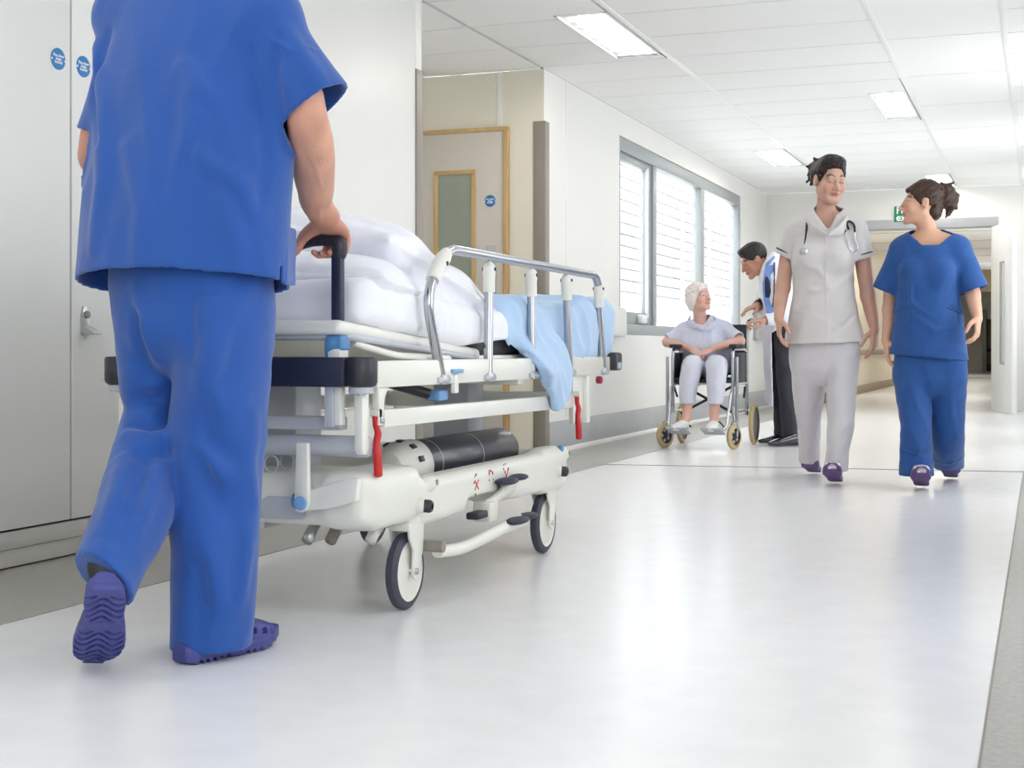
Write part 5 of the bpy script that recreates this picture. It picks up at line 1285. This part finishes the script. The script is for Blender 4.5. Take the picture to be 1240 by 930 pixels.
def cutb(F, T, R, s):
    F.ell(T(0, .092, -.040), np.array((.090, .072, .108)) * s, k=.010, R=R, sub=True); F.rbox(T(0, .045, -.105), np.array((.11, .11, .080)) * s, .03, k=.02, R=R, sub=True); F.ell(T(.085, -.006, -.010), np.array((.03, .024, .036)) * s, k=.006, R=R, sub=True); F.ell(T(-.085, -.006, -.010), np.array((.03, .024, .036)) * s, k=.006, R=R, sub=True)
def exb(F, T, R, s):
    F.chain([T(.05, .055, .085), T(.02, .078, .072), T(-.02, .078, .068)], [.010 * s, .010 * s, .008 * s], k=.015)
    F.ell(T(0, -.060, -.035), np.array((.062, .050, .055)) * s, k=.02, R=R)
    F.ell(T(0, -.128, .046), np.array((.052, .050, .066)) * s, k=.012, R=R); F.ell(T(.01, -.155, .02), np.array((.035, .03, .05)) * s, k=.012, R=R)
    for a, b in (((0, -.17, .02), (.01, -.150, -.055)), ((.0, -.18, .05), (.0, -.185, -.02)), ((0, -.13, .10), (.0, -.16, .125)), ((.02, -.11, .10), (.02, -.095, .13)), ((0, -.15, -.01), (0, -.135, -.07))): F.seg(T(*a), T(*b), .016 * s, .004, k=.012)
hair_cap(hcb, HRb, hb_, exb, M_hairw, nb, cutb, pad=.21, strand=.005)
lo, hi = (-.96, 7.28, .60), (-.10, 7.96, 1.50)
Tt = Field(lo, hi, .005)
rowsloft(Tt, [(291, 1104, 1148, .045, .02), (301, 1088, 1162, .10, .01), (330, 1085, 1163, .12, 0), (365, 1085, 1163, .125, 0), (400, 1082, 1167, .135, 0), (438, 1077, 1172, .145, 0), (470, 1073, 1175, .15, 0)], BY, n=5)
Tt.seg(P3(1095, 303, BY), P3(1158, 301, BY), .054, k=.06)
for q in (-1, 1): Tt.ell(P3(1122 + q * 17, 332, BY - .08), (.06, .045, .06), k=.05)
Ls, Rs = like(Tt), like(Tt)
a0, a1 = P3(1092, 305, BY), P3(1072, 353, BY + .01); axl = (a1 - a0) / np.linalg.norm(a1 - a0); Ls.chain([a0, a0 + axl * .08, a1, a1 + axl * .05], [.064, .062, .068, .072], k=0)
b0, b1 = P3(1160, 303, BY), P3(1179, 352, BY - .005); axr = (b1 - b0) / np.linalg.norm(b1 - b0); Rs.chain([b0, b0 + axr * .08, b1, b1 + axr * .05], [.064, .064, .072, .076], k=0)
def bf_(F):
    F.disp(lambda x, y, z: .010 * (ridged(vnoise((x + .3 * z) * 9, y * 6, z * 4 + vnoise(x * 5, y * 5, z * 5) + 3)) - .5) + .005 * (ridged(vnoise((x - .5 * z) * 17, y * 9, z * 9 + 5)) - .5))
    for uv, r, sb in (([(1098, 300), (1102, 340), (1104, 390)], .006, False), ([(1088, 375), (1105, 368), (1130, 385)], .009, False), ([(1110, 385), (1130, 400), (1150, 398)], .010, False), ([(1150, 372), (1160, 378), (1170, 380)], .005, True), ([(1085, 378), (1095, 374), (1103, 372)], .005, True), ([(1160, 330), (1162, 360), (1160, 390)], .007, True)): F.fold(uv, r, 7, 8, .6, .02, sub=sb)
def bpost(F):
    F.seg(P3(1126, 287, BY - .01), P3(1120, 255, BY), .062, .085, k=.006, sub=True)
    xc, zb, zt = P3(1127, 296, BY - .1)[0], P3(1127, 296, BY - .1)[2], P3(1127, 282, BY - .1)[2]
    F.comb((xc - .15, BY - .2, zb - .02), (xc + .15, BY + .02, zt + .08), lambda X, Y, Z: np.maximum(np.maximum((np.abs(X - xc) - (.042 + .060 * (Z - zb) / (zt - zb))) * .75, zb - Z), Y - BY - .0), .006, sub=True)
F = garment([Tt, Ls, Rs], .03, bf_, .009, [(0, P3(1125, 433, BY), (-.09, 0, -1)), (1, a1, axl), (2, b1, axr)], bpost)
tu = fobj('scrub_top', F, M_scrubw, nb, 2)
F_t = Tt; NY = BY
for us in ((1084, 1100, 378, 373), (1148, 1166, 373, 380)):
    tube('pocket_edge', [onfront(us[0] + (us[1] - us[0]) * t, us[2] + (us[3] - us[2]) * t, .0015) for t in (0, .25, .5, .75, 1)], .0035, M_scrubw, tu, 6)
F = Field((-.94, 7.22, .02), (-.16, 8.18, .92), .0055)
rowsloft(F, [(400, 1086, 1164, .11, 0), (435, 1083, 1170, .12, 0), (455, 1083, 1170, .115, 0)], BY)
G, H_ = like(F), like(F)
legrows(G, [(445, 1083, 1127, .11, BY), (490, 1087, 1127, .10, BY - .03), (525, 1091, 1127, .095, BY - .06), (555, 1090, 1129, .10, 7.54), (575, 1088, 1131, .105, 7.54), (600, 1089, 1131, .10, 7.54)])
legrows(H_, [(445, 1125, 1170, .11, BY + .01), (490, 1126, 1169, .10, BY + .05), (530, 1128, 1167, .10, BY + .14), (560, 1129, 1166, .10, 8.03), (575, 1131, 1164, .10, 8.07), (590, 1131, 1164, .10, 8.08)])
F.d = smin(F.d, smin(G.d, H_.d, .008), .02)
F.disp(lambda x, y, z: .012 * (ridged(vnoise((x + .4 * z) * 9, y * 5, z * 4 + vnoise(x * 5, y * 5, z * 5) + 8)) - .5) + .005 * (ridged(vnoise((x - .6 * z) * 15, y * 9, z * 12)) - .5))
for uv, r, sb in (([(1092, 560), (1110, 566), (1128, 558)], .012, False), ([(1092, 548), (1112, 552), (1126, 545)], .010, True), ([(1090, 577), (1108, 582), (1128, 574)], .010, False), ([(1132, 556), (1150, 560), (1163, 555)], .010, False), ([(1100, 450), (1110, 490), (1120, 520)], .010, False), ([(1150, 455), (1152, 500), (1158, 530)], .010, False)): F.fold(uv, r, 7, 8.3, .6, .02, sub=sb)
F.cut((0, 0, .070), (0, 0, -1)); fobj('scrub_trousers', F, M_scrubw, nb, 2)
clog(nb, (-.583, 7.64, .004), (-.568, 7.38, .080), (0, .3, 1), M_purple, M_clogw, M_clogw, False, .004, strap=False, s=.98)
clog(nb, (-.470, 8.21, .004), (-.455, 7.94, .070), (0, .2, 1), M_purple, M_clogw, M_clogw, False, .004, strap=False, s=.98)
# ================================================================== wheelchair
XWL, XWR = -2.52, -2.08
M_tan = mat('tan_tyre', S(196, 172, 128), .6)
M_vinyl = mat('black_vinyl', S(34, 34, 46), .45)
M_fplate = mat('grey_footplate', S(186, 188, 196), .45, var=.25, vscale=60)
wc = empty('wheelchair', (-2.30, 10.3, 0), 'chrome transit wheelchair with black seat and tan tyres below the window', 'wheelchair')
for sx, x in ((-1, XWL), (1, XWR)):
    tube('side_frame', rounded([(x, 10.62, .26), (x, 10.10, .26), (x, 10.10, .715), (x, 10.50, .715), (x, 10.60, .70)], .06), .0125, M_chrome, wc, 10)
    tube('side_frame', rounded([(x, 10.14, .46), (x, 10.62, .46)], .02), .0115, M_chrome, wc, 10)
    tube('side_frame', rounded([(x + sx * .035, 10.08, .19), (x + sx * .035, 10.08, .66)], .02), .0115, M_chrome, wc, 10)
    box('side_guard', (x - .004, 10.16, .47), (x + .004, 10.56, .69), M_vinyl, wc, .002)
    tube('back_post', rounded([(x, 10.62, .22), (x, 10.62, .90), (x, 10.76, .93)], .06), .0125, M_chrome, wc, 10)
    cyl('push_grip', (x, 10.70, .92), (x, 10.80, .935), .018, M_vinyl, wc, 12, .004)
    box('arm_pad', (x - .028, 10.09, .722), (x + .028, 10.44, .752), M_vinyl, wc, .012)
    # front castor
    cx = x + (sx * .045 if sx < 0 else .02); cy = 10.05
    c = empty('front_castor', (cx, cy, 0)); c.parent = wc; c.location = Vector((cx, cy, 0)) - worigin(wc)
    R = .090; ang = .45 if sx < 0 else .35; d = Vector((math.cos(ang), -math.sin(ang), 0)); a = Vector((cx, cy, R)) - d * .018; b = a + d
    lathe('tyre', [(0, R - .030), (.002, R - .012), (.010, R - .001), (.018, R), (.026, R - .001), (.034, R - .012), (.036, R - .030)], a, b, M_tan, c, 32, cap=False)
    lathe('hub', [(.006, 0), (.006, .022), (.012, .026), (.012, R - .030), (.024, R - .030), (.024, .026), (.030, .022), (.030, 0)], a, b, M_dark, c, 24)
    for k in range(5):
        t = 2 * math.pi * k / 5; x_, y_ = frame_of(d); q = Vector((cx, cy, R)) + (x_ * math.cos(t) + y_ * math.sin(t)) * .038
        cyl('hub_window', q - d * .0075, q + d * .0075, .013, M_powder_grey, c, 10)
    for q in (-1, 1): tube('fork', [Vector((cx, cy, R)) + d * q * .026, Vector((cx, cy, R)) + d * q * .026 + Vector((0, .02, .09)), Vector((cx, cy + .03, R + .115))], .007, M_chrome, c, 6)
    tube('castor_stem', [(cx, cy + .03, .19), (x, 10.10, .30)], .014, M_chrome, c, 8)
    # rear wheel
    wx = x + sx * .055; wy = 10.62; R = .155
    w = empty('rear_wheel', (wx, wy, 0)); w.parent = wc; w.location = Vector((wx, wy, 0)) - worigin(wc)
    lathe('tyre', [(0, R - .026), (.003, R - .010), (.012, R), (.024, R), (.033, R - .010), (.036, R - .026)], (wx - .018, wy, R), (wx + 1, wy, R), M_tan, w, 36, cap=False)
    lathe('hub', [(.010, 0), (.010, R - .027), (.026, R - .027), (.026, 0)], (wx - .018, wy, R), (wx + 1, wy, R), M_dark, w, 28)
    tube('brake_lever', [(x + sx * .03, 10.36, .36), (x + sx * .045, 10.32, .44)], .008, M_vinyl, wc, 8)
    # footrest hanger and plate
    fx = x - sx * .095
    tube('footrest_hanger', rounded([(x + sx * .005, 10.08, .44), (x, 10.04, .40), (x - sx * .01, 9.93, .17), (x - sx * .03, 9.90, .145)], .05), .0105, M_chrome, wc, 8)
    box('footplate', (fx - .075, 9.80, .128), (fx + .075, 9.96, .142), M_fplate, wc, .004, rot=Matrix.Rotation(-.28, 3, 'X'))
    tube('heel_loop', spline([(x - sx * .02, 9.95, .15), (fx, 10.03, .20), (fx - sx * .07, 9.97, .16)], 4), .006, M_vinyl, wc, 6)
box('seat', (XWL, 10.12, .470), (XWR, 10.60, .505), M_vinyl, wc, .012)
box('backrest', (XWL, 10.59, .52), (XWR, 10.62, .90), M_vinyl, wc, .008)
for q in (-1, 1): tube('cross_brace', [((XWL + XWR) / 2 - q * .21, 10.28 + q * .02, .24), ((XWL + XWR) / 2 + q * .21, 10.28 + q * .02, .46)], .010, M_dark, wc, 8)

# ================================================================== elderly woman in the wheelchair
LY = 10.45
M_lshirt = mat('pale_lilac_shirt', S(214, 218, 236), .8, sheen=.1, bump=.08, bscale=30)
M_ltrous = mat('pale_lilac_trousers', S(212, 214, 228), .8, sheen=.1, bump=.08, bscale=30)
old = empty('person', (-2.30, LY, .5), 'white-haired woman in a pale lilac shirt and trousers seated in the wheelchair', 'person')
hco = at(846.5, 361, LY - .02); HRo = facing((1, -.72, .28), roll=.05); ho = .90
F = Field((-2.72, 9.72, .12), (-1.92, 10.72, 1.24), .0048)
add_head(F, hco, HRo, ho, neck=P3(849, 391, LY + .02), nr=.046)
rowsloft(F, [(398, 832, 872, .06, .02), (412, 828, 876, .08, .02), (438, 830, 876, .085, .04), (450, 830, 878, .10, .05)], LY, k=.03)
F.seg(P3(830, 399, LY + .02), P3(876, 398, LY + .02), .045, k=.04)
for pts in (((842, 454, LY + .04, .065), (838, 445, 10.12, .042), (833, 480, 10.04, .038), (831, 506, 10.01, .033), (824, 517, 9.92, .028)), ((866, 454, LY + .04, .065), (868, 445, 10.12, .042), (866, 482, 10.04, .038), (865, 508, 10.01, .033), (864, 519, 9.91, .028))): limb(F, pts, .02)
limb(F, [(826, 400, LY + .02, .042), (816, 408, LY - .0, .040), (808, 414, LY - .06, .036)]); limb(F, [(808, 414, LY - .06, .036), (822, 418, 10.33, .033), (837, 423, 10.28, .023)])
add_hand(F, P3(837, 423, 10.28), P3(854, 432, 10.22) - P3(837, 423, 10.28), (0, .5, -1), (.4, -.3, .8), .88, (.25, .28, .3, .35), .3)
limb(F, [(880, 400, LY + .02, .042), (889, 407, LY - .0, .040), (896, 413, LY - .06, .036)]); limb(F, [(896, 413, LY - .06, .036), (878, 418, 10.32, .033), (862, 423, 10.25, .023)])
add_hand(F, P3(862, 423, 10.25), P3(844, 431, 10.16) - P3(862, 423, 10.25), (0, .5, -1), (-.4, -.3, .8), .88, (.25, .28, .3, .35), .3)
fobj('body', F, skin_mat('old'), old, 1, None, skin_color(S(222, 180, 164), [(hco, HRo, ho, (.42, .36, .32), (.56, .24, .22), dict(smile=.25))], .14))
def cuto(F, T, R, s): F.ell(T(0, .095, -.030), np.array((.078, .080, .095)) * s, k=.015, R=R, sub=True); F.rbox(T(0, .06, -.13), np.array((.12, .10, .06)) * s, .03, k=.02, R=R, sub=True)
def exo(F, T, R, s):
    F.ell(T(0, -.055, -.030), np.array((.084, .060, .075)) * s, k=.03, R=R); F.chain([T(-.05, .055, .080), T(.01, .076, .080), T(.05, .062, .060)], [.010 * s, .014 * s, .009 * s], k=.025)
    for q in (-1, 1): F.ell(T(q * .075, -.012, -.015), np.array((.018, .042, .055)) * s, k=.015, R=R)
hair_cap(hco, HRo, ho, exo, M_hairg, old, cuto, base=(.086, .107, .096), strand=.007)
Tt = Field((-2.72, 10.10, .46), (-1.90, 10.72, 1.06), .005)
rowsloft(Tt, [(390, 838, 864, .06, .03), (399, 826, 880, .085, .02), (412, 823, 883, .115, .01), (430, 823, 885, .13, .01), (450, 824, 886, .14, .03), (462, 824, 886, .14, .03)], LY, n=5)
Tt.seg(P3(830, 399, LY + .02), P3(877, 398, LY + .02), .055, k=.04)
for q in (-1, 1): Tt.ell(P3(853 + q * 12, 420, LY - .07), (.06, .045, .055), k=.05)
Ls, Rs = like(Tt), like(Tt)
a0, a1 = P3(829, 401, LY + .02), P3(810, 413, LY - .04); axl = (a1 - a0) / np.linalg.norm(a1 - a0); Ls.chain([a0, (a0 + a1) / 2, a1, a1 + axl * .04], [.055, .056, .060, .062], k=0)
b0, b1 = P3(878, 400, LY + .02), P3(894, 411, LY - .04); axr = (b1 - b0) / np.linalg.norm(b1 - b0); Rs.chain([b0, (b0 + b1) / 2, b1, b1 + axr * .04], [.055, .056, .060, .062], k=0)
def of_(F): F.disp(lambda x, y, z: .010 * (ridged(vnoise((x + .3 * z) * 11, y * 7, z * 6 + vnoise(x * 5, y * 5, z * 5))) - .5) + .005 * (ridged(vnoise((x - .5 * z) * 21, y * 9, z * 12)) - .5))
def opost(F):
    F.seg(P3(850, 392, LY), P3(848, 372, LY - .02), .052, .07, k=.006, sub=True); F.seg(P3(850, 386, LY - .06), P3(852, 399, LY - .115), .036, .006, k=.006, sub=True)
F = garment([Tt, Ls, Rs], .025, of_, .009, [(0, (0, 0, .535), (0, 0, -1)), (1, a1, axl), (2, b1, axr)], opost)
sh = fobj('shirt', F, M_lshirt, old, 2)
F_t = Tt; NY = LY
for q, pts in ((-1, [(836, 384, .04), (833, 391, -.05), (842, 395, -.105), (851, 400, -.13)]), (1, [(864, 384, .04), (868, 390, -.05), (862, 395, -.105), (853, 400, -.13)])):
    F = Field(P3(850, 392, LY) - np.array((.18, .22, .12)), P3(850, 392, LY) + np.array((.18, .16, .12)), .0045)
    F.chain([P3(u, v, LY + d) for u, v, d in pts], [.007] * 4, k=0, e=(-.2 * q, -.6, 1), qs=[.020, .024, .026, .010], n=5); fobj('collar', F, M_lshirt, sh, 1)
tube('placket_edge', [onfront(852 + .1 * t, 401 + 4 * t, .001) for t in range(8)], .004, M_lshirt, sh, 6)
F = Field((-2.66, 9.92, .17), (-1.98, 10.72, .75), .005)
for ua, ub, q in ((842, 837.5, 0), (866, 868, 1)):
    an = (833, 831) if q == 0 else (866.5, 866)
    F.chain([P3(ua, 452, LY + .06), P3((ua + ub) / 2, 446, 10.26), P3(ub, 443, 10.10), P3((ub + an[0]) / 2, 458, 10.055), P3(an[0], 478, 10.04), P3(an[1], 500, 10.02)], [.095, .088, .074, .070, .060, .052], k=.012, n=5)
F.disp(lambda x, y, z: .010 * (ridged(vnoise((x + .3 * z) * 11, y * 7, z * 5 + vnoise(x * 5, y * 5, z * 5))) - .5))
zc = at(848, 489, 10.02).z; F.cut((0, 0, zc), (0, 0, -1), where=((-2.7, 9.8, 0), (-1.9, 10.14, .5)))
fobj('trousers', F, M_ltrous, old, 2)
for hx, tx in ((at(832, 512, 10.04), at(819, 522, 9.84)), (at(866, 513, 10.04), at(860, 524, 9.82))):
    F = Field((min(hx.x, tx.x) - .09, 9.72, .10), (max(hx.x, tx.x) + .09, 10.16, .34), .0045)
    F.chain([(hx.x, 10.03, .178), (hx.x * .6 + tx.x * .4, 9.95, .175), (tx.x, 9.86, .160), (tx.x, 9.82, .155)], [.030, .032, .026, .018], k=0, e=(1, 0, 0), qs=[.034, .040, .042, .030], n=5)
    F.rbox((hx.x, 10.03, .24), (.028, .035, .05), .02, k=.01, sub=True)
    fobj('shoe', F, mat('white_shoe', S(232, 230, 228), .5), old)

# ================================================================== doctor bending towards her
DY = 10.66
M_coat = mat('white_coat', S(234, 236, 244), .75, sheen=.1, bump=.08, bscale=26)
M_bshirt = mat('blue_shirt', S(120, 150, 214), .7); M_tie = mat('navy_tie', S(30, 36, 70), .5)
M_suit = mat('charcoal_trousers', S(58, 58, 68), .75, sheen=.1, bump=.1, bscale=26, var=.1)
M_blackshoe = mat('black_polished_shoe', S(38, 38, 44), .18, coat=.6)
doc = empty('person', (-1.78, DY, 0), 'doctor in a white coat and blue shirt bending towards the seated woman', 'person')
hcd = at(913, 315, DY - .03); HRd = facing((-1, -.55, -.62)); hd = 1.0
F = Field((-2.16, 10.18, .02), (-1.40, 11.12, 1.58), .0055)
add_head(F, hcd, HRd, hd, neck=P3(934, 328, DY + .03), nr=.055, male=True)
rowsloft(F, [(335, 928, 952, .12, .02), (360, 930, 958, .13, .02), (400, 938, 965, .13, .02), (425, 940, 970, .13, .02)], DY, k=.03)
F.seg(P3(936, 338, DY - .13), P3(936, 335, DY + .17), .05, k=.05)
limb(F, [(953, 425, DY - .06, .062), (955, 475, DY - .06, .045), (958, 528, DY - .05, .034)]); limb(F, [(950, 425, DY + .10, .062), (948, 475, DY + .11, .042), (948, 528, DY + .11, .034)])
limb(F, [(938, 342, DY - .15, .048), (944, 372, DY - .18, .042), (944, 384, DY - .19, .038)]); limb(F, [(944, 384, DY - .19, .036), (934, 387, DY - .24, .032), (925, 388, DY - .27, .024)])
add_hand(F, P3(925, 388, DY - .27), P3(908, 389, DY - .34) - P3(925, 388, DY - .27), (.2, .3, -1), (0, -1, .4), 1.0, (.05, .65, .75, .85), .3)
limb(F, [(932, 342, DY + .17, .048), (930, 362, DY + .12, .042), (928, 374, DY + .08, .038)]); limb(F, [(928, 374, DY + .08, .036), (922, 372, DY - .02, .032), (917, 370, DY - .08, .024)])
add_hand(F, P3(917, 370, DY - .08), P3(898, 377, DY - .18) - P3(917, 370, DY - .08), (.2, .3, -1), (0, -1, .3), 1.0, (.12, .2, .35, .5), .1)
fobj('body', F, skin_mat('doctor'), doc, 1, None, skin_color(S(196, 148, 126), [(hcd, HRd, hd, (.025, .018, .015), (.40, .17, .16), dict(eyes=False))], .12))
def cutd(F, T, R, s): F.ell(T(0, .100, -.035), np.array((.090, .072, .100)) * s, k=.012, R=R, sub=True); F.rbox(T(0, .05, -.12), np.array((.11, .12, .075)) * s, .03, k=.02, R=R, sub=True); F.ell(T(.085, -.004, -.012), np.array((.03, .026, .038)) * s, k=.006, R=R, sub=True); F.ell(T(-.085, -.004, -.012), np.array((.03, .026, .038)) * s, k=.006, R=R, sub=True)
def exd(F, T, R, s): F.ell(T(0, .045, .098), np.array((.058, .040, .026)) * s, k=.02, R=R)
hair_cap(hcd, HRd, hd, exd, mat('black_hair', S(34, 28, 26), .45, var=.4, vscale=60, bump=.4, bscale=120), doc, cutd, base=(.082, .102, .090), strand=.003)
Tt = Field((-2.12, 10.20, .28), (-1.36, 11.14, 1.44), .006)
rowsloft(Tt, [(322, 928, 946, .11, .02), (336, 921, 954, .165, .02), (362, 921, 962, .165, .02), (400, 925, 968, .165, .02), (450, 926, 972, .19, .02), (492, 929, 976, .20, .02), (515, 930, 978, .20, .02)], DY, n=5)
Tt.seg(P3(937, 340, DY - .13), P3(936, 337, DY + .17), .062, k=.05)
Ls, Rs = like(Tt), like(Tt)
def slv(G, pts): p = [P3(*q) for q in pts]; ax_ = (p[-1] - p[-2]) / np.linalg.norm(p[-1] - p[-2]); G.chain(p + [p[-1] + ax_ * .05], [.066, .062, .058, .050, .045, .045], k=0); return p[-1], ax_
c1 = slv(Ls, [(938, 342, DY - .15), (943, 364, DY - .17), (945, 382, DY - .19), (935, 386, DY - .235), (927, 388, DY - .262)])
c2 = slv(Rs, [(931, 342, DY + .17), (928, 358, DY + .13), (927, 370, DY + .09), (922, 371, DY - .01), (918, 370, DY - .065)])
def df_(F): F.disp(lambda x, y, z: .014 * (ridged(vnoise((x + .2 * z) * 8, y * 6, z * 3 + vnoise(x * 5, y * 5, z * 5))) - .5) + .006 * (ridged(vnoise(x * 17, y * 12, z * 10)) - .5))
def dpost(F):
    F.seg(P3(933, 328, DY + .01), P3(926, 318, DY), .066, .075, k=.006, sub=True)
    xs = at(936, 430, DY - .1).x; zt = at(936, 404, DY - .1).z; F.comb((xs - .05, DY - .30, .2), (xs + .35, DY + .12, zt + .1), lambda X, Y, Z: np.maximum(np.maximum(xs + (Z - zt) * -.03 - X, Z - zt - (X - xs) * .6), Y - DY - .12), .01, sub=True)
F = garment([Tt, Ls, Rs], .03, df_, .010, [(0, P3(935, 490, DY), (-.45, 0, -1)), (1,) + c1, (2,) + c2], dpost)
ct = fobj('white_coat', F, M_coat, doc, 2)
def ribbon(name, uv, half, m, par, z0=9.6, z1=11.4, th=.008, off=.004):
    pts = [Tt.hit(u, v, z0, z1) for u, v in uv]; pr = [(p, w) for p, w in zip(pts, half) if p is not None]
    G = Field(np.min([p for p, _ in pr], 0) - .10, np.max([p for p, _ in pr], 0) + .10, .005); c = np.array((0, 0, CAMH)); d = pr[0][0] - c; d /= np.linalg.norm(d)
    e = np.cross(d, (0, 0, 1)); G.chain([p - d * off for p, _ in pr], [th] * len(pr), k=0, e=e, qs=[w for _, w in pr], n=5); return fobj(name, G, m, par, 1)
shd = ribbon('shirt_front', [(932, 322), (930, 338), (930, 352), (932, 366), (934, 378)], [.034, .038, .040, .040, .034], M_bshirt, doc)
ribbon('tie', [(928, 334), (929, 342), (930, 356), (931, 370), (931, 378)], [.012, .020, .024, .026, .020], M_tie, doc, off=.020)
F = Field(P3(934, 318, DY) - np.array((.16, .22, .12)), P3(934, 318, DY) + np.array((.16, .22, .12)), .005)
F.chain([P3(924, 330, DY - .06), P3(931, 322, DY - .115), P3(939, 314, DY - .05), P3(940, 313, DY + .06)], [.012] * 4, k=0, e=(-.3, 0, 1), qs=[.016, .028, .030, .028], n=5); fobj('shirt_collar', F, M_bshirt, doc, 1)
ln = [Tt.hit(u, v, 9.6, 11.4) for u, v in ((938, 318), (938, 330), (938, 345), (937.5, 358), (936, 372))]
tube('lanyard', [Vector(p) - Vector((.0, .012, 0)) for p in ln if p is not None], .0055, M_tie, doc, 6)
F = Field((-2.0, 10.34, .02), (-1.44, 11.02, .95), .006)
F.chain([P3(953, 405, DY - .05), P3(953, 430, DY - .06), P3(955, 475, DY - .06), P3(958, 515, DY - .05), P3(959, 545, DY - .05)], [.095, .085, .072, .066, .066], k=.012, n=5)
F.chain([P3(950, 405, DY + .09), P3(949, 430, DY + .10), P3(948, 475, DY + .11), P3(948, 515, DY + .11), P3(948, 545, DY + .11)], [.095, .085, .070, .062, .062], k=.012, n=5)
F.disp(lambda x, y, z: .012 * (ridged(vnoise((x + .4 * z) * 10, y * 6, z * 5 + vnoise(x * 5, y * 5, z * 5))) - .5) + .006 * (ridged(vnoise(x * 17, y * 9, z * 16)) - .5))
F.cut((0, 0, .05), (0, 0, -1)); fobj('trousers', F, M_suit, doc, 2)
for hx, hy, tx, ty in ((-1.66, 10.60, -1.86, 10.42), (-1.74, 10.80, -2.00, 10.66)):
    F = Field((min(hx, tx) - .09, min(hy, ty) - .09, -.01), (max(hx, tx) + .09, max(hy, ty) + .09, .16), .004)
    d = np.array((tx - hx, ty - hy, 0)); L = np.linalg.norm(d); d /= L; e = np.array((-d[1], d[0], 0)); o = np.array((hx, hy, 0))
    F.chain([o + d * t + np.array((0, 0, z)) for t, z in ((-.02, .045), (.05, .050), (.13, .042), (.22, .030), (.28, .022))], [.042, .044, .038, .026, .016], k=0, e=e, qs=[.034, .038, .042, .042, .024], n=5)
    F.cut((0, 0, .002), (0, 0, -1)); s_ = fobj('shoe', F, M_blackshoe, doc, 2)
